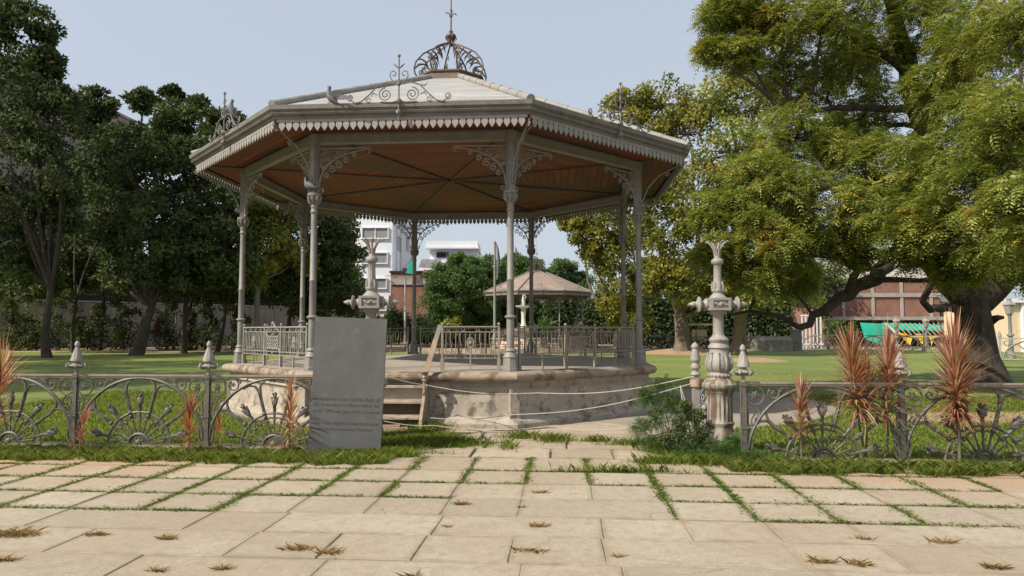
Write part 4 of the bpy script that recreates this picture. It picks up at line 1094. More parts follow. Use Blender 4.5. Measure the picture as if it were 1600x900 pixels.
cordyline('bushy golden brown cordyline in front of the big tree trunk', 1490, 730, 8.2, [(1492, 588, .70, 420, .95), (1500, 640, .4, 100, .8)], 'leaf_cordy', .018)

# ================================================================== GATE BUSH AND WEEDS
def bush(label, base, lobes, mat='leaf_green', spec=('leaf', .05, .022), clumps=12, per=90, cat='bush', name='bush', grp=None, stem=.012):
    root = thing(name, label, cat, base, 0, grp); B = Vector(base)
    C, O, T, cen = crown_pts([(tuple(Vector(c)-B), R) for c, R in lobes], clumps, per, .4, rmin=.2)
    n = len(C)
    if spec[0] == 'leaf':
        d = unit(O*.7 + rand_unit(n)); V = leaves(C, d, rand_unit(n), spec[1]*(.7+.6*rng.random(n)), spec[2]*(.7+.6*rng.random(n))); me = np_mesh('foliage', V, 4, M[mat], T)
    else:
        d = unit(O*np.array([1, 1, .6]) + rand_unit(n)*.5); V, m = sprigs(C, d, spec[1]*(.7+.6*rng.random(n)), spec[2], spec[3], spec[4]); me = np_mesh('foliage', V, 4, M[mat], np.repeat(T, m))
    C2 = me.vertices
    link('foliage', me, root)
    st = MB()
    for c, cc in cen:
        st.tube(wob((0, 0, -.03), Vector(c.tolist()), 4, .1), [stem, stem*.9, stem*.8, stem*.6, stem*.4], 5)
        for e in cc[::2]: st.tube([Vector(c.tolist()), Vector(e.tolist())], [stem*.4, stem*.2], 4)
    st.build('stem', M['bark'], root); return root
bush('dark green feathery bush at the foot of the right lamp pillar', G(1083, 9.0), [(W(1078, 680, 9.0), .20), (W(1070, 696, 8.9), .19), (W(1092, 696, 8.95), .18), (W(1064, 660, 9.05), .14), (W(1090, 712, 8.85), .16), (W(1050, 690, 9.0), .16), (W(1105, 700, 8.8), .14), (W(1085, 650, 9.05), .13), (W(1072, 636, 9.1), .09)], 'leaf_dark', ('leaf', .055, .016), 9, 55)
bush('low feathery green weed in front of the right lamp pillar', G(1130, 8.6), [(W(1118, 712, 8.6), .2), (W(1150, 715, 8.6), .2), (W(1100, 726, 8.5), .18), (W(1180, 722, 8.5), .14), (W(1210, 726, 8.45), .12), (W(1080, 716, 8.7), .18), (W(1150, 700, 8.75), .14)], 'leaf_green', ('sprig', .12, 7, .022, .008), 12, 90)
bush('light green feathery sapling leaning over the lowest ropes', G(1045, 9.6), [(W(1035, 612, 9.6), .16), (W(1012, 622, 9.7), .10), (W(1055, 625, 9.6), .12), (W(1030, 655, 9.5), .13), (W(1000, 670, 9.4), .10), (W(1045, 690, 9.3), .15), (W(1020, 700, 9.2), .12), (W(1060, 640, 9.5), .11)], 'leaf_green', ('sprig', .16, 9, .03, .010), 9, 22, stem=.006)

# dry grass tufts on the slabs
tufts = [(720, 785, 30, 'dry grass tuft on the slab joint below the grass patches near the middle'), (845, 768, 26, 'thin dry tuft just below the green joint grass right of the middle'),
 (702, 820, 18, 'tiny dry tuft below the gateway, between the two middle slab joints'), (838, 820, 40, 'dry tuft directly above the rounder one near the picture centre line'), (828, 857, 46, 'round thick dry tuft nearest below the picture centre'),
 (961, 865, 20, 'small upright dry tuft standing alone right of the centre'), (480, 854, 60, 'flat left half of the big double dry tuft'), (524, 860, 56, 'thick right half of the big double dry tuft'),
 (60, 832, 105, 'long dry grass streak at the left edge, topmost there'), (163, 832, 40, 'dry tuft touching the right end of the long streak at the left'), (275, 838, 40, 'thin dry tuft right of the long left streak'), (18, 871, 46, 'low dry tuft in the lower left corner'),
 (255, 886, 30, 'dry tuft near the bottom edge, left one of the two under the thin tuft'), (362, 883, 36, 'flat dry tuft near the bottom edge, right one of the two at the left'), (640, 896, 36, 'dry tuft cut by the bottom edge left of the centre'),
 (1265, 873, 50, 'dry tuft at lower right, left one of a close pair'), (1335, 877, 50, 'dry tuft at lower right, right one of a close pair'), (1335, 838, 28, 'thin dry tuft above the close pair at lower right'),
 (1463, 843, 42, 'dry tuft at the right on the upper slab row'), (1532, 882, 52, 'dry tuft in the lower right corner'), (818, 790, 12, 'smallest dry sprout near the centre below the green joints')]
for px, py, wpx, lab in tufts:
    D = CAMH*F/(py-HZ); c = G(px, D, .008); r = wpx/F*D*.5; n = int(420*max(.35, (r/.1))); n = min(n, 1300)
    kk = random.randint(2, 4); ce = np.array([[random.uniform(-.6, .6)*r, random.uniform(-.25, .25)*r] for _ in range(kk)])[rng.integers(0, kk, n)]
    q = rng.normal(0, .30, (n, 2))*r
    P = np.stack([ce[:, 0]+q[:, 0], ce[:, 1]*.5+q[:, 1]*.45, np.zeros(n)], 1); h = (.008+.042*rng.random(n)**1.6)*min(1.2, .55+r*4)
    o = link('dry_grass_tuft', np_mesh('dry_grass_tuft', blades(P, h, np.full(n, .0032), 1.9), 5, M['grass_dry'], rng.normal(.5, .25, n)), None, loc=c); props(o, lab, 'grass tuft', 'dry grass tufts on the slabs')

n = 520; P = uv_world(-8+16*rng.random(n), 3.2+5.0*rng.random(n)**.7, .021); dd = rand_unit(n)*np.array([1, 1, .12]); dd = unit(dd)
V = leaves(P, dd, np.array([0, 0, 1.0])+rand_unit(n)*.3, .008+.022*rng.random(n)**3, .006+.010*rng.random(n)**2)
stuff(link('leaf_litter', np_mesh('leaf_litter', V, 4, M['grass_dry'], rng.normal(.5, .3, n))), 'tiny fallen leaves and bits of straw scattered over the stone slabs', 'litter')

# ================================================================== PIGEONS
def pigeon(label, loc, rz, tilt=0, wing=False, fluff=1):
    b = MB(); s = 1.1
    pts = [(-.13, 0, .055), (-.10, 0, .06), (-.05, 0, .075), (0, 0, .09), (.05, 0, .11), (.085, 0, .14), (.10, 0, .17), (.108, 0, .195), (.115, 0, .215), (.13, 0, .225), (.143, 0, .224)]
    b.tube([Vector(p)*s for p in pts], [.016*s, .030*s, .052*s, .062*s*fluff, .058*s*fluff, .042*s, .028*s, .025*s, .028*s, .022*s, .008*s], 12)
    b.tube([Vector((.145, 0, .222))*s, Vector((.168, 0, .212))*s], [.008, .002], 6)
    b.prism([(-.10, -.022), (-.10, .022), (-.22, .034), (-.235, 0), (-.22, -.034)], (0, 0, .062*s), (1, 0, -.08), (0, 1, 0), .008)
    if not wing:
        for y in (-1, 1): b.tube([Vector((.06, y*.048, .12))*s, Vector((0, y*.062, .098))*s, Vector((-.08, y*.045, .075))*s, Vector((-.15, y*.018, .062))*s], [.012*s, .026*s, .020*s, .004], 7, flat=.5)
    else:
        for y in (-1, 1):
            b.prism([(0, 0), (.06, .05), (.04, .16), (-.04, .25), (-.11, .27), (-.13, .19), (-.12, .10), (-.08, .02)], (.02, y*.05, .12), (1, 0, 0), Vector((-.55, y*.35, .62)), .008)
    for y in (-.02, .02): b.tube([(.0, y, .05), (.005, y, 0)], .005, 5); b.tube([(-.015, y, .002), (.03, y, .002)], .004, 4)
    for y in (-1, 1): b.ball((.128, y*.023, .242), .005, 6)
    o = b.build('pigeon', M['pigeon'], None, loc=loc); o.rotation_euler = (0, tilt, rz); props(o, label, 'pigeon', 'pigeons on the bandstand'); return o
def eave_pt(i0, t, dr=0, z=5.31):
    a, c = corner(i0, RE-.02-dr, z), corner(i0+1, RE-.02-dr, z); p = a.lerp(c, t)
    return Matrix.Rotation(BT, 3, 'Z') @ p + Vector((BX, BY, 0))
pigeon('grey pigeon with raised wings landing on the front eave of the bandstand', eave_pt(7, .23), PI*.93, -.5, True)
pigeon('dark pigeon perched on the scrolled crest at the left eave', eave_pt(6, .54, 0, 5.62), PI*.9, -.75)
cp = Matrix.Rotation(BT, 3, 'Z') @ corner(7, RC+.10, 0) + Vector((BX-.02, BY, ZF+3.135))
pigeon('plump grey pigeon huddled on the capital of the column behind the slab', cp, PI*.85, -.1, False, 1.1)

n = 2600; a = rng.random(n)*2*PI; q = rng.random(n)**.6*9
P = np.stack([13.5+q*np.cos(a), 20+q*np.sin(a)*.8, np.full(n, .0)], 1); P = P[(P[:, 1] > 9.6) & (P[:, 0] > 3)]; n = len(P); dd = unit(rand_unit(n)*np.array([1, 1, .2]))
stuff(link('fallen_leaves', np_mesh('fallen_leaves', leaves(P, dd, np.array([0, 0, 1.0])+rand_unit(n)*.3, .05+.05*rng.random(n), .03+.02*rng.random(n)), 4, M['grass_dry'], rng.normal(.6, .3, n))), 'fallen yellow leaves lying on the lawn under the big neem tree', 'fallen leaves')
b = MB(); p0, p1 = W(602, 432, 106), W(664, 368, 100); b.tube([p-p0 for p in [p0.lerp(p1, t/10) - Vector((0, 0, 1.6*math.sin(PI*t/10))) for t in range(11)]], .05, 4)
props(b.build('overhead_cable', M['dark_iron'], None, loc=p0), 'thin dark cable slung across the front of the white apartment block', 'cable')
# ================================================================== BACKGROUND BUILDINGS
def boxm(c, d, rz, mat, name, parent, **k):
    b = MB(); b.box((0, 0, 0), d, 0); return b.build(name, mat, parent, loc=c, rotz=rz)
# boundary wall on the left
A = G(-260, 56); Bq = G(545, 92)
d = Bq-A; L = d.length; rz = math.atan2(d.y, d.x)
WA = A.copy(); WD = d.normalized(); WRZ = rz
root = thing('boundary_wall', 'long stained plaster boundary wall behind the dark trees on the left', 'wall', A, rz)
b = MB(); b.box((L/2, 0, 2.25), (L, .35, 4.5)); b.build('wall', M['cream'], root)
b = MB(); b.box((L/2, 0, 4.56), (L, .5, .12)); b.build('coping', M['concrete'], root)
k = 3.5
pb = MB(); pb.box((0, -.22, 2.2), (.4, .12, 4.4)); pmesh = pb.mesh('pilaster', M['cream'])
while k < L: link('pilaster', pmesh, root, loc=(k, 0, 0)); k += 5
# tall pale building at the left, its side running away from the camera
A = G(-60, 62.5); Bq = G(196, 86); d = Bq-A; L = d.length; rz = math.atan2(d.y, d.x)
root = thing('side_building', 'tall stained cream building rising behind the trees at the far left', 'building', A, rz)
b = MB(); b.box((L/2, 7, 14), (L, 14, 28)); bw = b.build('wall', M['cream'], root)
b = MB(); b.box((L/2, 7, 28.15), (L+.5, 14.5, .3)); b.build('parapet', M['concrete'], root)
for zz in (11.5, 16):
    for q, x in enumerate((7.2, 12.5, 18.5)):
        win = MB(); win.box((0, -.02, 0), (1.9, .12, 1.3)); wi = win.build('window', M['dark'], root, loc=(x, 0, zz))
        fr = MB(); fr.box((0, -.10, .70), (2.2, .10, .1)); fr.box((0, -.10, -.70), (2.2, .10, .1)); fr.box((0, -.1, 0), (.08, .08, 1.3)); fr.build('frame', M['concrete'], wi)
        if zz < 13:
            aw = MB(); aw.add([(-1.2, -.05, 1.9), (1.2, -.05, 1.9), (1.2, -1.1, .8), (-1.2, -1.1, .8), (-1.2, -.05, 1.84), (1.2, -.05, 1.84), (1.2, -1.08, .72), (-1.2, -1.08, .72)], [(0, 1, 2, 3), (7, 6, 5, 4), (3, 2, 6, 7)]); aw.build('awning', M['concrete'], wi)
# low dark shed just behind the boundary wall
root = thing('dark_shed', 'low dark roofed shed just above the plaster boundary wall on the left', 'shed', WA + WD*13.5, WRZ)
b = MB(); b.box((8, 1.1, 4.1), (16, 1.0, 8.2)); b.build('wall', M['dark'], root)
b = MB(); b.box((8, 1.0, 8.45), (16.6, 1.6, .25)); b.build('roof', M['tarp_grey'], root)

# white apartment block in the middle distance
def zat(py, D): return W(800, py, D).z
def xat(px, D): return (px-800)/F*D
D1 = 108
x0, x1 = xat(520, D1), xat(612, D1); xr = xat(648, D1+22)
root = thing('apartment_block', 'tall white apartment block with grey shuttered windows seen under the bandstand roof', 'building', (x0, D1, 0))
b = MB()
ht = zat(332, D1)
P0 = [(0, 0), (x1-x0, 0), (xr-x0, 22), (-2, 22)]
b.add([(x, y, 0) for x, y in P0] + [(x, y, ht) for x, y in P0], [(0, 1, 5, 4), (1, 2, 6, 5), (2, 3, 7, 6), (3, 0, 4, 7), (4, 5, 6, 7)]); b.build('wall', M['white'], root)
b = MB(); b.box(((x1-x0)/2+4.5, 5, ht+1.2), (8, 9, 2.4)); b.build('stair_tower', M['white'], root)
for (wx0, wx1, wy0, wy1) in ((566, 604, 357, 372), (566, 603, 396, 411), (563, 602, 436, 450), (566, 602, 470, 484)):
    a0, a1 = xat(wx0, D1)-x0, xat(wx1, D1)-x0; z1, z0 = zat(wy0, D1), zat(wy1, D1)
    win = MB(); win.box(((a0+a1)/2, -.02, (z0+z1)/2), (a1-a0, .14, z1-z0)); wi = win.build('window', M['window'], root)
    fr = MB(); zc, hh = (z0+z1)/2, z1-z0
    fr.box(((a0+a1)/2, -.16, z1+.1), (a1-a0+.5, .3, .16)); fr.box(((a0+a1)/2, -.16, z0-.1), (a1-a0+.5, .3, .16)); fr.box(((a0+a1)/2, -.12, zc), (.14, .12, hh))
    for x in (a0-.15, a1+.15): fr.box((x, -.14, zc), (.14, .26, hh+.1))
    fr.build('frame', M['white'], wi)
dv = Vector((xr-x1, 22, 0)); dvn = dv.normalized(); ang = math.atan2(dv.y, dv.x)
for (t, py, h_) in ((.62, 382, 2.4), (.62, 440, 2.0), (.25, 382, 2.2)):
    p = Vector((x1-x0, 0, zat(py, D1+22*t))) + dv*t
    win = MB(); win.box((0, -.02, 0), (2.6, .16, h_)); wi = win.build('window', M['window'], root, loc=p, rotz=ang); fr = MB(); fr.box((0, -.14, h_/2+.1), (3, .4, .15)); fr.box((0, -.1, 0), (.1, .12, h_)); fr.build('frame', M['white'], wi)
b = MB(); b.box((0, -.5, 0), (1.3, .7, 2.6)); b.build('cooler_unit', M['ac'], root, loc=Vector((x1-x0, 0, zat(430, D1+8)))+dv*.45, rotz=ang)
for t in (.12, .3, .8):
    b = MB(); b.tube([(0, -.15, 0), (0, -.15, ht-1)], .07, 6); b.build('drain_pipe', M['pipe'], root, loc=Vector((x1-x0, 0, .2))+dv*t, rotz=ang)
# lower white wing with terracotta roof left of the block
Dw = 112; root = thing('tiled_house', 'cream house with small terracotta roof left of the tall white block', 'building', (xat(500, Dw), Dw, 0))
wdt = xat(566, Dw)-xat(500, Dw); b = MB(); b.box((wdt/2, 3, zat(378, Dw)/2), (wdt, 6, zat(378, Dw))); b.build('wall', M['white'], root)
b = MB(); z = zat(378, Dw); b.prism([(-.5, z), (wdt, z), (wdt-1, z+2.2), (2.5, z+2.2)], (0, 0, 0), (1, 0, 0), (0, 0, 1), 5.5); b.build('roof', M['pinkstone'], root); 
b = MB(); b.box((wdt*.5, -.4, zat(400, Dw)), (wdt, .8, .25)); b.build('ledge', M['concrete'], root)
# old brick building right of it
Db = 98; X0, X1 = xat(610, Db), xat(676, Db); zt = zat(426, Db)
root = thing('brick_house', 'old red brick house with concrete band beside the white apartment block', 'building', (X0, Db, 0))
b = MB(); b.box(((X1-X0)/2+2, 4, zt/2), (X1-X0+4, 8, zt)); b.build('wall', M['brick_old'], root)
b = MB(); b.box(((X1-X0)/2+2, -.05, zat(440, Db)), (X1-X0+4, .3, .9)); b.build('concrete_band', M['concrete'], root)
b = MB(); b.box(((X1-X0)/2+2, 4, zt+.12), (X1-X0+4.4, 8.4, .24)); b.build('parapet', M['dark'], root)
# drapes on its roof
def drape(name, label, cat, pts, thick, mat, folds=8):
    """a sagging cloth through four corner points"""
    a, c, d_, e = [Vector(p) for p in pts]; o = a.copy(); b = MB(); n = 14; ps = []
    for side in (0, 1):
        for j in range(n+1):
            for i in range(n+1):
                u, v = i/n, j/n
                p = a.lerp(c, u).lerp(e.lerp(d_, u), v); nr = (c-a).cross(e-a).normalized()
                off = (math.sin(u*folds*2+v*3)*.5 + math.sin(u*folds*5)*.25)*(c-a).length*.012*(.3+v) - math.sin(PI*u)*.0
                ps.append(p + nr*(off + (thick if side else 0)) - Vector((0, 0, (c-a).length*.05*math.sin(PI*u)*math.sin(PI*v)))-o)
    m = (n+1)**2; fs = []
    for j in range(n):
        for i in range(n):
            k = j*(n+1)+i; fs += [(k, k+1, k+n+2, k+n+1), (m+k+n+1, m+k+n+2, m+k+1, m+k)]
    for i in range(n):
        fs += [(i, m+i, m+i+1, i+1), (n*(n+1)+i+1, m+n*(n+1)+i+1, m+n*(n+1)+i, n*(n+1)+i), ((i+1)*(n+1), m+(i+1)*(n+1), m+i*(n+1), i*(n+1)), (i*(n+1)+n, m+i*(n+1)+n, m+(i+1)*(n+1)+n, (i+1)*(n+1)+n)]
    b.add(ps, fs, smooth=True); ob = b.build(name, mat, None, loc=o); return props(ob, label, cat)
drape('green_cloth', 'green cloth hanging from a rooftop beside the white apartment block', 'cloth', [W(641, 407, 97), W(646, 408, 97), W(645, 428, 97), W(634, 427, 97)], .1, M['tarp_green'])
D2 = 104
root = thing('rooftop_house', 'small white house with flat parapet roof seen above the round green trees', 'building', (xat(652, D2), D2, 0))
w2 = xat(745, D2)-xat(652, D2)
b = MB(); b.box((w2/2, 6, zat(404, D2)/2), (w2, 10, zat(404, D2))); b.box((w2/2+.8, 6, (zat(404, D2)+zat(384, D2))/2), (w2-1.6, 8, zat(384, D2)-zat(404, D2))); b.build('wall', M['white'], root)
b = MB(); b.box((w2/2+.6, 5.5, zat(386, D2)), (w2-.8, 10, .3)); b.box((w2/2+.6, 5.5, zat(380, D2)), (w2-1.0, 9.6, .9)); b.box((w2/2+1.5, 6.5, zat(375.5, D2)), (w2*.55, 6, .5)); b.build('parapet', M['white'], root)
for px_ in (687,):
    b = MB(); c = xat(px_, D2)-xat(652, D2); b.box((c, 1.96, zat(396, D2)), (1.5, .14, .8)); b.box((c+1, 1.94, zat(396, D2)), (.2, .14, .8)); b.build('window', M['dark'], root)
b = MB(); b.box((xat(718, D2)-xat(652, D2), 1.96, zat(396, D2)), (.9, .14, .9)); b.build('window', M['dark'], root)
for px_ in (671, 714): b = MB(); b.tube([(0, 0, 0), (0, 0, 1.2)], .05, 5); b.build('roof_pole', M['pipe'], root, loc=(xat(px_, D2)-xat(652, D2), 5, zat(376, D2)))
b = MB(); b.box((0, 0, 0), (.6, .6, 1.8)); b.build('roof_tank', M['concrete'], root, loc=(w2-.3, 5, zat(382, D2)))
drape('grey_tarpaulin', 'dark grey tarpaulin stretched below the small white house', 'tarpaulin', [W(658, 405, 99), W(690, 405, 99), W(684, 418, 98), W(654, 417, 98)], .1, M['tarp_grey'])
drape('red_cloth', 'bright red cloth hanging on the brick parapet under the grey tarpaulin', 'cloth', [W(662, 421, 97.5), W(680, 423, 97.5), W(679, 428, 97.4), W(661, 427, 97.4)], .1, M['red'])
# lamp pole left of centre
def lamp_pole(label, px, D, ztop, name='street_lamp', lantern=False, r=.08, grp=None):
    root = thing(name, label, 'street lamp', G(px, D), 0, grp)
    b = MB(); b.lathe([(0, r*2.2), (.3, r*2.2), (.35, r*1.4), (.8, r*1.2), (.85, r*1.6), (.9, r), (ztop*.5, r), (ztop*.5+.06, r*1.8), (ztop*.5+.14, r*1.8), (ztop*.5+.2, r*.9), (ztop-.1, r*.8), (ztop, r*1.3)], (0, 0, 0), 10); b.build('pole', M['paint' if lantern else 'pipe'], root)
    b = MB()
    if lantern:
        b.lathe([(ztop, .10), (ztop+.05, .2), (ztop+.55, .30), (ztop+.58, .36), (ztop+.62, .34), (ztop+.85, .12), (ztop+.9, .16), (ztop+1.02, .03)], (0, 0, 0), 6, smooth=False); b.build('lantern', M['lamp'], root)
    else:
        b.box((-.45, 0, ztop), (.9, .22, .16)); b.box((.45, 0, ztop), (.9, .22, .16)); b.box((0, 0, ztop-.3), (1.0, .08, .08)); b.build('lamp_head', M['paint_light'], root)
    return root
lamp_pole('slim grey twin headed lamp pole in front of the old brick house', 633, 80, zat(433, 80), r=.13)
# flagpoles
for (px_, D_, yt, lab, r_) in ((773, 56, 378, 'tall white flagpole with furled dark flag left of the front right column', .12), (805, 92, 386, 'distant thin flagpole with reddish flag beyond the small pavilion', .08)):
    root = thing('flagpole', lab, 'flagpole', G(px_, D_)); zt = zat(yt, D_)
    b = MB(); b.lathe([(0, .25), (.3, .25), (.32, r_), (zt-.1, r_*.7), (zt, r_*.9), (zt+.1, .02)], (0, 0, 0), 10); b.build('pole', M['paint_light'], root)
    b = MB(); b.tube([(.12, 0, zt-.1), (.22, 0, zt-.6), (.30, 0, zt-1.4), (.26, 0, zt-2.4), (.18, 0, zt-3.1)], [.06, .16, .24, .20, .08], 8, flat=.6); b.build('furled_flag', M['tarp_grey' if px_ < 800 else 'red_dull'], root)

# far bandstand and fountain
far = bandstand('small_pavilion', 'second octagonal pavilion with faded pink roof standing far behind the bandstand', (xat(839, 68), 68, 0), .436, True)
D = 59; root = thing('fountain', 'pale tiered fountain with statuette standing before the far pavilion', 'fountain', G(818, D))
b = MB(); b.lathe([(0, 2.5), (.25, 2.5), (.25, 2.2), (.5, 2.2), (.5, 1.9), (.75, 1.9), (.75, .4)], (0, 0, 0), 8, smooth=False); b.build('stepped_base', M['pinkstone'], root)
b = MB(); b.lathe([(.7, .5), (.9, .45), (1.0, .3), (1.5, .25), (1.65, .9), (1.75, 1.25), (1.85, 1.3), (1.82, 1.15), (1.75, .3), (2.0, .3), (2.2, .2), (2.8, .16), (3.2, .22), (3.5, .2), (3.6, .5), (3.68, .7), (3.74, .7), (3.7, .15)], (0, 0, 0), 18); b.build('basin', M['fountain'], root)
b = MB(); b.tube([(0, 0, 3.7), (.02, 0, 3.95), (0, 0, 4.2), (-.03, 0, 4.4), (0, 0, 4.55)], [.10, .13, .16, .09, .09], 8); b.tube([(0, 0, 4.3), (.2, 0, 4.45), (.15, 0, 4.7)], [.05, .04, .03], 6); b.ball((0, 0, 4.62), .10, 8); b.build('statuette', M['fountain'], root)
b = MB(); n = 96; rr = [(9.7, -.05), (9.7, .32), (10.05, .32), (10.05, -.05)]
b.lathe([(z, r) for r, z in rr[:0]] or [(-.05, 10.05), (.32, 10.05), (.32, 9.7), (.2, 9.7)], (0, 0, 0), n); b.f = [f for f in b.f if len(f) == 4]; b.m = b.m[:len(b.f)]; b.sm = b.sm[:len(b.f)]; b.uv = b.uv[:len(b.f)]
ko = b.build('kerb', M['rim'], None, loc=(xat(818, 59), 59, 0)); structure(ko)

# ---- right side: brick warehouse, stall, tan building
DR = 76
X0, X1 = xat(1290, DR), xat(1468, DR); root = thing('brick_warehouse', 'red brick building with pale concrete frame behind the low branches of the big tree', 'building', (X0, DR, 0))
ht = zat(436, DR); wd_ = X1-X0
b = MB(); b.box((wd_/2, 5, ht/2), (wd_, 10, ht)); b.build('wall', M['brick'], root)
b = MB()
for py_, h_ in ((461, .45), (436, .3)): b.box((wd_/2, -.04, zat(py_, DR)), (wd_+.1, .24, h_))
for px_ in (1318, 1364, 1409, 1455): b.box((xat(px_, DR)-X0, -.02, ht/2), (.3, .2, ht))
b.build('concrete_frame', M['concrete'], root)
b = MB(); b.box((wd_/2+1.5, -1.2, zat(498, DR)), (wd_+4, 2.4, .35)); b.build('canopy_slab', M['concrete'], root)
b = MB(); b.box((wd_/2, -.08, zat(520, DR)/2+.6), (wd_-1, .1, zat(503, DR))); b.build('shop_front', M['dark'], root)
b = MB(); b.add([(-1, 0, ht), (wd_+1, 0, ht), (wd_+1, 5, ht+2.6), (-1, 5, ht+2.6), (wd_+1, 10, ht), (-1, 10, ht)], [(0, 1, 2, 3), (3, 2, 4, 5), (0, 3, 5), (1, 4, 2)]); b.build('roof', M['concrete'], root)
# second house behind
D3 = 84; X0, X1 = xat(1440, D3), xat(1570, D3); root = thing('plaster_house', 'grey plaster house with railings behind the big tree trunk', 'building', (X0, D3, 0))
b = MB(); b.box(((X1-X0)/2, 4, zat(455, D3)/2), (X1-X0, 8, zat(455, D3))); b.build('wall', M['concrete'], root)
b = MB(); 
for k in range(14): b.box((.7+k*.7, -.1, zat(487, D3)), (.5, .2, 1.9))
b.build('shutter', M['cream'], root)
b = MB(); b.box(((X1-X0)/2, -.6, zat(500, D3)), (X1-X0+1, 1.4, .3)); b.build('ledge', M['concrete'], root)
for px_ in (1462, 1476): 
    b = MB(); b.box((xat(px_, D3)-X0, -.05, zat(463, D3)), (1.0, .14, 1.3)); b.build('window', M['window'], root)
D4 = 52; X0 = xat(1578, D4); root = thing('tan_building', 'tan building with white pilaster at the right edge behind the lamp', 'building', (X0, D4, 0))
b = MB(); b.box((6, 4, zat(470, D4)/2), (12, 8, zat(470, D4))); b.build('wall', M['tanwall'], root)
b = MB(); b.box((.9, -.12, zat(470, D4)/2), (.3, .3, zat(470, D4))); b.box((6, -.15, zat(470, D4)), (12.6, .5, .3)); b.build('pilaster', M['white'], root)
D5 = 60; X0 = xat(1538, D5); root = thing('boundary_screen', 'pale rough plaster yard wall between the big trunk and the tan building', 'wall', (X0, D5, 0))
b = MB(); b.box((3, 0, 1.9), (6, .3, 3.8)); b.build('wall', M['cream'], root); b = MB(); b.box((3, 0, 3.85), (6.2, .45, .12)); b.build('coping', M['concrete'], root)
# stall with nets
drape('green_shade_net', 'bright green shade net sheet hung at the left side of the stall', 'net', [W(1344, 504, 72), W(1386, 506, 72), W(1394, 545, 71), W(1352, 530, 71)], .06, M['tarp_green'], 9)
drape('green_awning_net', 'long green net strip along the top of the stall roof', 'net', [W(1378, 504, 72.5), W(1482, 508, 72.5), W(1482, 518, 70), W(1378, 514, 70)], .06, M['tarp_green'], 6)
root = thing('market_stall', 'open market stall with slanting pole roof below the brick building', 'stall', G(1430, 69))
b = MB()
for k in range(14):
    x = -4+k*.75; b.tube([W(1386+k*7.2, 505, 71)-G(1430, 69), W(1402+k*7.6, 524, 68)-G(1430, 69)], .05, 5)
b.build('roof_pole', M['wood'], root)
b = MB(); b.tube([W(1384, 506, 70.8)-G(1430, 69), W(1402, 522, 68)-G(1430, 69), W(1430, 527, 68)-G(1430, 69), W(1500, 527, 68)-G(1430, 69)], .13, 6); b.build('edge_beam', M['rope'], root)
for px_ in (1396, 1432, 1470, 1496):
    b = MB(); q = G(px_, 68.3)-G(1430, 69); b.tube([q, q+Vector((0, 0, zat(524, 68.3)))], .06, 6); b.build('leg', M['wood'], root)
for n_, (a, c_) in enumerate(((1404, 1426), (1432, 1448), (1452, 1460))):
    drape('yellow_cloth', ('leftmost and brightest yellow cloth hanging from the stall roof edge', 'middle wide yellow cloth hanging from the stall roof edge', 'rightmost narrow yellow cloth hanging from the stall roof edge')[n_], 'cloth', [W(a, 519+n_*2, 67.8), W(c_, 526, 67.8), W(c_-4, 540-n_, 67.7), W(a+12-n_*4, 534+n_*3, 67.7)], .05, M['tarp_yellow'])
# lantern lamps on the right
for (px_, D_, py_, lab) in ((1400, 62, 512, 'lantern lamp post in front of the left end of the market stall'), (1446, 62, 512, 'lantern lamp post before the middle of the market stall, left of the big trunk'), (1577, 40, 492, 'tall ornate lantern lamp post right of the big tree trunk')):
    lamp_pole(lab, px_, D_, zat(py_, D_), lantern=True, r=.10, grp='old lantern lamp posts on the far side of the lawn')
# far low fences
def far_fence(label, p0, p1, h, mat, name='park_fence'):
    d = p1-p0; L = d.length; rz = math.atan2(d.y, d.x); root = thing(name, label, 'fence', p0, rz, 'low fences round the far side of the lawn')
    n = max(1, int(L/2.2)); s = L/n
    b = MB(); b.box((0, 0, h/2), (.1, .1, h)); b.lathe([(h, .1), (h+.05, .1), (h+.35, .02)], (0, 0, 0), 6); pmm = b.mesh('post', mat)
    b = MB(); U = Vector((1, 0, 0)); b.box((s/2, 0, h*.95), (s, .08, .06)); b.box((s/2, 0, .06), (s, .08, .06))
    t2(b, arc(s/2, .06, s*.46, h*.85, 0, PI, 14), .05, (0, 0, 0), U, n=4); t2(b, arc(s/2, .06, s*.2, h*.4, 0, PI, 8), .045, (0, 0, 0), U, n=4)
    for k in range(5):
        a = PI*(k+.5)/5; t2(b, [(s/2+s*.08*math.cos(a), .06+h*.15*math.sin(a)), (s/2+s*.44*math.cos(a), .06+h*.8*math.sin(a))], .035, (0, 0, 0), U, n=4)
    for sg in (-1, 1): t2(b, arc(s/2+sg*s*.4, h*.75, .14, .14, 0, 2*PI, 8), .035, (0, 0, 0), U, n=4)
    pa = b.mesh('panel', mat)
    for k in range(n+1): link('post', pmm, root, loc=(k*s, 0, 0))
    for k in range(n): link('panel', pa, root, loc=(k*s, 0, 0))
    return root
far_fence('low dark ornamental fence in deep shade under the far right trees', G(1003, 59), G(1250, 61), 1.15, M['iron'])
far_fence('pale weathered ornamental fence in front of the market stall', G(1250, 61), G(1500, 50), 1.3, M['paint'])
far_fence('pale scrolled fence behind the tall lantern at the right edge', G(1560, 38), G(1680, 36), 1.25, M['paint_light'])
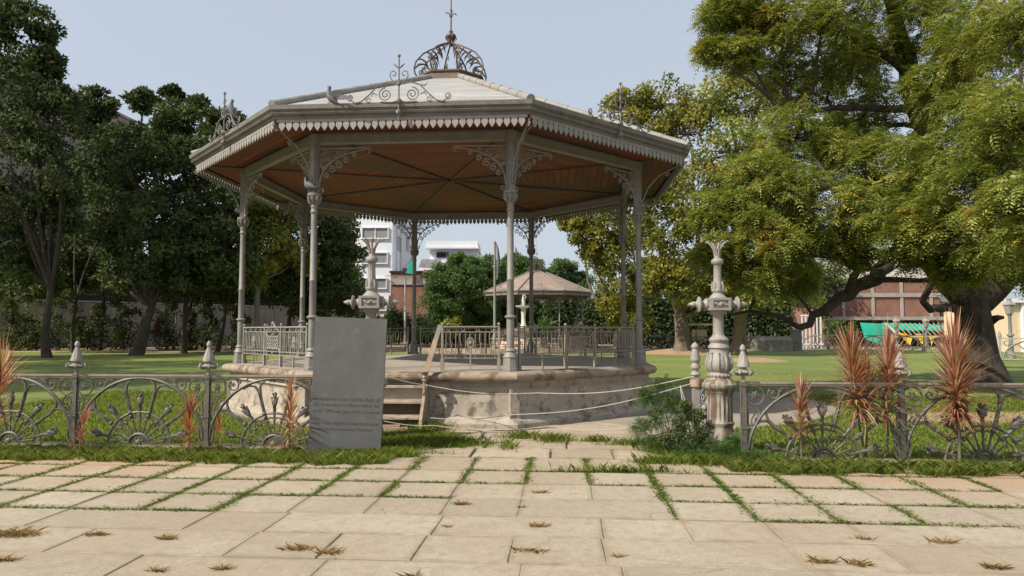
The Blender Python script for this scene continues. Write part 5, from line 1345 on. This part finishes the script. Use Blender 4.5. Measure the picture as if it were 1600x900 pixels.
# white pillar with urn, between the trees
root = thing('urn_pillar', 'small pale pillar with urn standing in the fence below the arching low branch', 'pillar', G(1243, 57))
b = MB(); b.bevbox((0, 0, .8), (.7, .7, 1.6), .05); b.box((0, 0, 1.65), (.85, .85, .12)); b.build('pier', M['shaded_stone'], root)
b = MB(); b.lathe([(1.7, .2), (1.8, .1), (1.9, .12), (2.1, .22), (2.25, .2), (2.35, .08), (2.6, .1), (2.7, .02)], (0, 0, 0), 10); b.build('urn', M['lamp'], root)
b = MB(); b.bevbox((0, 0, .55), (3.2, .9, 1.1), .25); props(b.build('stone_bench', M['shaded_stone'], None, loc=G(1205, 56)), 'long grey stone bench block in shade left of the urn pillar', 'bench')
b = MB(); b.box((0, 0, 1.55), (2.4, 1.0, .16)); b.box((-.9, 0, .75), (.12, .12, 1.5)); b.box((.9, 0, .75), (.12, .12, 1.5)); 
sh = thing('roof_shelter', 'small board shelter lit by the sun between the two far right trunks', 'shelter', G(1090, 60)); 
b = MB(); b.box((0, 0, zat(507, 60)), (2.6, 1.6, .18)); b.build('roof', M['wood'], sh)
for x in (-1.1, 1.1): b = MB(); b.box((x, 0, zat(507, 60)/2), (.14, .14, zat(507, 60))); b.build('post', M['bark'], sh)
b = MB(); b.box((.2, .3, 1.2), (1.3, .1, 1.0)); b.build('board', M['tanwall'], sh)
# white gate bars seen at far
root = thing('white_gate', 'narrow white barred gate in the far background left of the brick building', 'gate', G(1268, 63))
b = MB()
for k in range(6): b.box((-.9+k*.34, 0, 1.5), (.10, .06, 3.0))
b.build('bars', M['white'], root); b = MB(); b.box((0, 0, 3.0), (2.0, .08, .12)); b.box((0, 0, .4), (2.0, .08, .12)); b.build('frame', M['white'], root)
# things by the left wall
b = MB(); b.lathe([(0, .18), (.1, .30), (.7, .24), (1.0, .30), (1.3, .16), (1.45, .05)], (0, 0, 1.1), 9); props(b.build('red_bag', M['red_dull'], None, loc=G(247, 58)), 'dull red cloth bundle hanging among the dark trunks by the left wall', 'bundle')
for px_, l_ in ((222, 'pale stake leaning left of the red bundle'), (275, 'pale stake standing right of the red bundle'), (362, 'short pale stake nearest the bandstand')):
    b = MB(); b.tube([(0, 0, -.1), (.35 if px_ < 270 else .05, 0, 3.2 if px_ < 300 else 1.6)], .06, 6); props(b.build('stake', M['paint'], None, loc=G(px_, 57)), l_, 'stake', 'pale stakes in front of the left wall')

# ================================================================== TREES
def LB(*a): return [(W(x, y, D), r*D/F) for x, y, D, r in a]

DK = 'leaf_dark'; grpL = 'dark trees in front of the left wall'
sp = ('leaf', .36, .19)
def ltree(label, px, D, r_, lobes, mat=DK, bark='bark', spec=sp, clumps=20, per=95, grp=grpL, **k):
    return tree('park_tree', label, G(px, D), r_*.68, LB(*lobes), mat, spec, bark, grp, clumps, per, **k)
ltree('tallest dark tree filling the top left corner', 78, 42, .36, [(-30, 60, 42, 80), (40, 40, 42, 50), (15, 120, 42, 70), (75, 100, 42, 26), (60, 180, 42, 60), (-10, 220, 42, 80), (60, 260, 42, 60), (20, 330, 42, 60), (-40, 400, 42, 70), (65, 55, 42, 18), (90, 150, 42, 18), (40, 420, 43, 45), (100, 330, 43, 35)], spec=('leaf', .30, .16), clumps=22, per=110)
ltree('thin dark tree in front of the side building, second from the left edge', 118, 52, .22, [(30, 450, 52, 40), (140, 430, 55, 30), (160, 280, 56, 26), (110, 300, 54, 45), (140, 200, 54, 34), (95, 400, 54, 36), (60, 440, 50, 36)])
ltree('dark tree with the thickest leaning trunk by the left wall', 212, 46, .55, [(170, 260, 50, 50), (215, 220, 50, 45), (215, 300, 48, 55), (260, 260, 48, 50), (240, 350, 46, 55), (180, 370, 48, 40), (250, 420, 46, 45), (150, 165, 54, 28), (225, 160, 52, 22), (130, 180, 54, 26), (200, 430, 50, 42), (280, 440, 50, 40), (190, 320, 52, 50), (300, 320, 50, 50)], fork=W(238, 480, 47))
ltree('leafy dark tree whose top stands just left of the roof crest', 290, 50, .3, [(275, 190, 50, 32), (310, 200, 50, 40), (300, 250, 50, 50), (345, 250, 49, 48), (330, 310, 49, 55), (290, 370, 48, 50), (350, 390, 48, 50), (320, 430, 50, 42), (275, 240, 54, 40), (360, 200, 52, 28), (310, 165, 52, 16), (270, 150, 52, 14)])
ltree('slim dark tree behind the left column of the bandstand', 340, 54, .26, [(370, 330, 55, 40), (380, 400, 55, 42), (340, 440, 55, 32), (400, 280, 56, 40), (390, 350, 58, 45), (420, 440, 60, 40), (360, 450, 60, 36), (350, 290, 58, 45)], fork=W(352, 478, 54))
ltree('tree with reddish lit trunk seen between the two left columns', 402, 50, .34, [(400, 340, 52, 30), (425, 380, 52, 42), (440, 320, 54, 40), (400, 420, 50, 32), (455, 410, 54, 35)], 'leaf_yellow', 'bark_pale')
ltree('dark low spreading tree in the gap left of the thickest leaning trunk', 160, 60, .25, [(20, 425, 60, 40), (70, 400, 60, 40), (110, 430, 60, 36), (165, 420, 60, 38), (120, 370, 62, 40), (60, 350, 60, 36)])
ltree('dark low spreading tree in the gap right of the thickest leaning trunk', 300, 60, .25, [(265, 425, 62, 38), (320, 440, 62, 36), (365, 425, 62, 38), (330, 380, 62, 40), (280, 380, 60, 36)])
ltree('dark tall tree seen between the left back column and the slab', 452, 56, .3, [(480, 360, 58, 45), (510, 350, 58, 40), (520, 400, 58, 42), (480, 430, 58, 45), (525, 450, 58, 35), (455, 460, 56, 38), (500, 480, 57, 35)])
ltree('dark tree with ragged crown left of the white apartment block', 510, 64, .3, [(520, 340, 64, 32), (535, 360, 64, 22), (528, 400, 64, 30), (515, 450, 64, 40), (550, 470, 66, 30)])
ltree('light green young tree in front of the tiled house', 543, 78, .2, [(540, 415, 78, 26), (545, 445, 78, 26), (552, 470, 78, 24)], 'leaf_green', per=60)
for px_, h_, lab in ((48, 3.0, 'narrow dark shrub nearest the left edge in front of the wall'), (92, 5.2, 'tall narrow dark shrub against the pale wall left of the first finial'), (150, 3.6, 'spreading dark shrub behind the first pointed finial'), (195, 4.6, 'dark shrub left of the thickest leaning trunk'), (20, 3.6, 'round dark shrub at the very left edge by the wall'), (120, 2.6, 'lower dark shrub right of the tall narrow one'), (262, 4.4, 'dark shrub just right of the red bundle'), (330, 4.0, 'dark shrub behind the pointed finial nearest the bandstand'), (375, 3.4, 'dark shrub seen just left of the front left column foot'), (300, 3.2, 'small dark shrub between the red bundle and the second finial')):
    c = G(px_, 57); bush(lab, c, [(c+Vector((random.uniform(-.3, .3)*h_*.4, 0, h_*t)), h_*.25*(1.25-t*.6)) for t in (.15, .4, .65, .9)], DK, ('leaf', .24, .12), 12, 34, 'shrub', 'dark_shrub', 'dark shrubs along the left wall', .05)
def hedge(label, x0, x1, D, h, mat=DK, n=None, s=.26, name='hedge'):
    a, c = G(x0, D), G(x1, D); L = (c-a).length; root = thing(name, label, 'hedge', a)
    m = n or int(L*h*60); P = np.stack([rng.random(m)*L, rng.normal(0, .5, m), rng.random(m)**.8*h*(1+.12*np.sin(rng.random(m)*9))], 1)
    P[:, 2] *= 1+.18*np.sin(P[:, 0]*1.3)+.1*np.sin(P[:, 0]*3.7)
    V = leaves(P, rand_unit(m), rand_unit(m), np.full(m, s), np.full(m, s*.5)); link('foliage', np_mesh('foliage', V, 4, M[mat], rng.normal(.4, .2, m)), root)
    b = MB()
    for k in range(int(L/1.2)): b.tube([(k*1.2, 0, 0), (k*1.2+.1, 0, h*.7)], .04, 5)
    b.build('stem', M['bark'], root); return root
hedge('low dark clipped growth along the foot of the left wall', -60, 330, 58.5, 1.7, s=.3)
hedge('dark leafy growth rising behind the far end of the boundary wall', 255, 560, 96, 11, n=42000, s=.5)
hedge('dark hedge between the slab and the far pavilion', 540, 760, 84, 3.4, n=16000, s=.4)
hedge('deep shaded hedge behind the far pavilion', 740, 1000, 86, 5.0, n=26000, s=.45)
hedge('tall band of dark foliage added for the darkness under the far right trees', 985, 1235, 66, 5.5, n=26000, s=.4)  # dark leaves added to stand in for the shade beneath the crowns
grpC = 'round green trees beyond the bandstand'
def ctree(label, px, D, lobes, mat='leaf_green', per=260, clumps=24, **k): return tree('round_tree', label, G(px, D), .3, LB(*lobes), mat, ('leaf', .26, .15), 'bark', grpC, clumps, per, crad=.34, **k)
ctree('round green tree standing right of the old brick house', 700, 82, [(695, 438, 82, 30), (718, 420, 82, 26), (688, 472, 82, 30), (725, 462, 82, 40), (742, 425, 82, 26), (705, 498, 82, 30), (750, 495, 82, 30), (705, 455, 80, 34), (735, 445, 80, 34), (690, 500, 82, 24), (760, 460, 83, 30)])
ctree('round green tree left of the thin white flagpole', 765, 86, [(770, 425, 86, 28), (765, 455, 86, 34), (745, 480, 86, 30), (790, 490, 86, 30)])
ctree('green tree behind the left half of the far pavilion roof', 812, 90, [(800, 425, 90, 30), (830, 430, 90, 28), (815, 465, 90, 34), (830, 495, 90, 30)])
ctree('green tree behind the right half of the far pavilion roof', 878, 90, [(875, 430, 90, 28), (900, 450, 90, 28), (880, 480, 90, 34), (910, 490, 90, 28)])
bush('bright green young palm-like plant in front of the far pavilion', G(853, 62), [(W(850, 512, 62), .9)], 'leaf_green', ('leaf', .9, .14), 6, 14, 'plant', 'garden_plant', None, .05)
bush('bright yellow green shrub beyond the rail near the propped plank', G(700, 66), [(W(702, 510, 66), .9)], 'leaf_yellow', ('leaf', .5, .14), 6, 24, 'plant', 'garden_plant', None, .05)
bush('dark green leafy plant beyond the rail beside the back left column', G(668, 60), [(W(668, 515, 60), .9)], 'leaf_green', ('leaf', .6, .12), 6, 20, 'plant', 'garden_plant', None, .05)
grpR = 'tall yellowish trees on the right beyond the lawn'
def rtree(label, px, D, r, lobes, mat='leaf_yellow', **k): return tree('shade_tree', label, G(px, D, .25), r, LB(*lobes), mat, ('leaf', .30, .15), 'bark_pale', grpR, 22, 100, **k)
rtree('tall yellow green tree with the thick trunk on the orange soil mound', 1066, 49, .6, [(985, 175, 48, 40), (1035, 165, 48, 45), (1000, 225, 48, 50), (1075, 210, 47, 55), (1040, 280, 47, 55), (985, 320, 47, 50), (1090, 300, 46, 55), (1040, 360, 46, 50), (1100, 380, 45, 50), (1075, 440, 45, 36), (1030, 430, 46, 36), (1125, 445, 45, 32)], fork=W(1062, 490, 49),
      limbs=[([W(1062, 490, 49), W(1050, 440, 48), W(1030, 380, 48), W(1000, 330, 48)], .35, .12), ([W(1062, 490, 49), W(1090, 440, 48), W(1090, 340, 47)], .35, .12), ([W(1062, 500, 49), W(1100, 480, 48), W(1130, 450, 46)], .2, .08)])
rtree('yellow leaved tree hanging over the far pavilion roof', 965, 56, .35, [(935, 350, 56, 40), (905, 362, 56, 22), (885, 348, 57, 13), (958, 400, 56, 42), (925, 395, 56, 20), (975, 450, 56, 40), (958, 480, 56, 28), (985, 370, 56, 40), (985, 495, 56, 34)])
rtree('shaded tree with the pale bare trunk right of the lamp pillar', 1150, 47, .5, [(1130, 150, 46, 50), (1180, 170, 46, 55), (1150, 240, 45, 55), (1200, 260, 45, 55), (1170, 320, 44, 50), (1210, 350, 44, 50), (1160, 400, 44, 44), (1220, 420, 44, 40), (1190, 460, 44, 32), (1250, 440, 45, 36)], 'leaf_neem', fork=W(1160, 480, 46))
ltree('small bright bushy tree in front of the brick building corner', 1312, 60, .15, [(1300, 510, 60, 18), (1322, 515, 60, 18), (1310, 530, 60, 20)], 'leaf_green', spec=('leaf', .22, .12), per=40, grp='small trees on the right', clumps=10)
ltree('dark tree behind the green net, hiding the gap beside the brick building', 1275, 72, .3, [(1270, 470, 72, 30), (1290, 440, 74, 30), (1260, 430, 72, 30)], DK, grp='small trees on the right')
# the great neem on the right
DN = 21.5
lob = LB((1120, 22, 20, 34), (1165, 12, 20, 45), (1112, 78, 20, 20), (1160, 85, 20, 32), (1215, 50, 20, 55), (1290, 30, 19, 60), (1225, 130, 21, 58), (1300, 120, 21, 60), (1365, 60, 21, 60), (1450, 40, 20, 65), (1520, 60, 18, 70), (1590, 60, 16, 80),
         (1350, 180, 22, 55), (1240, 215, 20, 60), (1310, 245, 20, 60), (1385, 260, 19, 55), (1470, 150, 19, 65), (1540, 180, 16, 75), (1600, 200, 14, 80), (1180, 280, 19, 55), (1250, 310, 18.5, 60), (1330, 330, 18, 55), (1450, 260, 17, 65), (1530, 290, 14.5, 75), (1600, 330, 13, 70),
         (1130, 330, 19, 45), (1195, 370, 18, 50), (1265, 385, 19, 45), (1330, 385, 19, 36), (1400, 350, 17, 48), (1470, 350, 16, 50), (1120, 400, 18.5, 38), (1180, 435, 18.5, 34), (1240, 440, 20, 30), (1440, 400, 18, 32), (1500, 420, 17, 30), (1555, 380, 15, 45), (1610, 420, 17, 35),
         (1700, 100, 20, 110), (1710, 300, 21, 100), (1420, -70, 20, 100), (1560, -80, 19, 110), (1280, -60, 20, 80), (1180, -45, 20, 50),
         (1340, 110, 25, 50), (1500, 130, 24, 55), (1300, 220, 24, 55), (1560, 260, 22, 60), (1380, 310, 22, 50), (1230, 350, 22, 45))
fk = W(1520, 440, DN)
limbs = [([W(1515, 470, DN), W(1490, 400, 21.5), W(1455, 280, 21), W(1432, 165, 21), W(1415, 90, 21), W(1392, 10, 21), W(1380, -60, 21)], .50, .16),
         ([W(1535, 470, DN), W(1585, 410, 21), W(1640, 320, 20.5), W(1700, 200, 20)], .48, .2),
         ([W(1500, 460, DN), W(1440, 390, 21), W(1390, 400, 20.5), W(1368, 440, 20), W(1325, 458, 20), W(1290, 488, 19.5), W(1248, 512, 19.5)], .34, .09),
         ([W(1248, 512, 19.5), W(1215, 492, 19.5), W(1170, 486, 19.5), W(1135, 492, 19.5)], .08, .03),
         ([W(1505, 485, DN), W(1478, 480, 21), W(1452, 483, 20.5), W(1441, 470, 20.3)], .15, .08),
         ([W(1545, 500, DN), W(1568, 496, 21)], .15, .05),
         ([W(1440, 200, 21), W(1480, 130, 20.5), W(1500, 60, 20)], .2, .08), ([W(1432, 170, 21), W(1300, 170, 20.5), W(1220, 175, 20)], .13, .05),
         ([W(1470, 330, 21), W(1400, 280, 20), W(1300, 290, 19), W(1200, 320, 18.5)], .18, .06), ([W(1425, 120, 21), W(1350, 60, 20.5), W(1260, 40, 20), W(1180, 20, 20)], .14, .04),
         ([W(1325, 458, 20), W(1340, 420, 19.5), W(1300, 400, 19), W(1230, 400, 18.5)], .14, .04), ([W(1560, 430, 21), W(1540, 330, 18), W(1520, 220, 16)], .2, .08)]
tree('neem_tree', 'huge neem tree with thick dark trunk and spreading branches filling the right of the photo', G(1533, DN), .60, lob, 'leaf_neem', ('sprig', .30, 5, .135, .046), 'bark', None, 36, 31, limbs=limbs,
     trunkpts=[G(1536, DN, -.3), G(1534, DN, .1), W(1530, 560, DN), W(1524, 520, DN), W(1518, 480, DN), W(1520, 430, DN)], twig=1, crad=.235, rmin=.3)
# trees left of the photograph that shade the lawn and the far row
for (x, y, r, h, lab) in ((-25, 15.5, .4, 10.5, 'broad shade tree standing outside the left edge, nearest the fence'), (-33, 23, .4, 14, 'broad shade tree outside the left edge, farther back'), (-43, 32, .5, 18, 'tallest broad shade tree beyond the left edge')):
    c = Vector((x, y, 0)); lo = [(c+Vector((dx, dy, h+dz)), 3.2) for dx, dy, dz in ((0, 0, 1), (3.5, 1, -1), (-3, 2, -1), (1, -3.5, 0), (-1, 4, 0), (4, 5, 0), (0, 0, -3))]
    tree('shade_tree', lab, c, r, lo, DK, ('leaf', .22, .12), 'bark', 'shade trees outside the left edge', 18, 260)
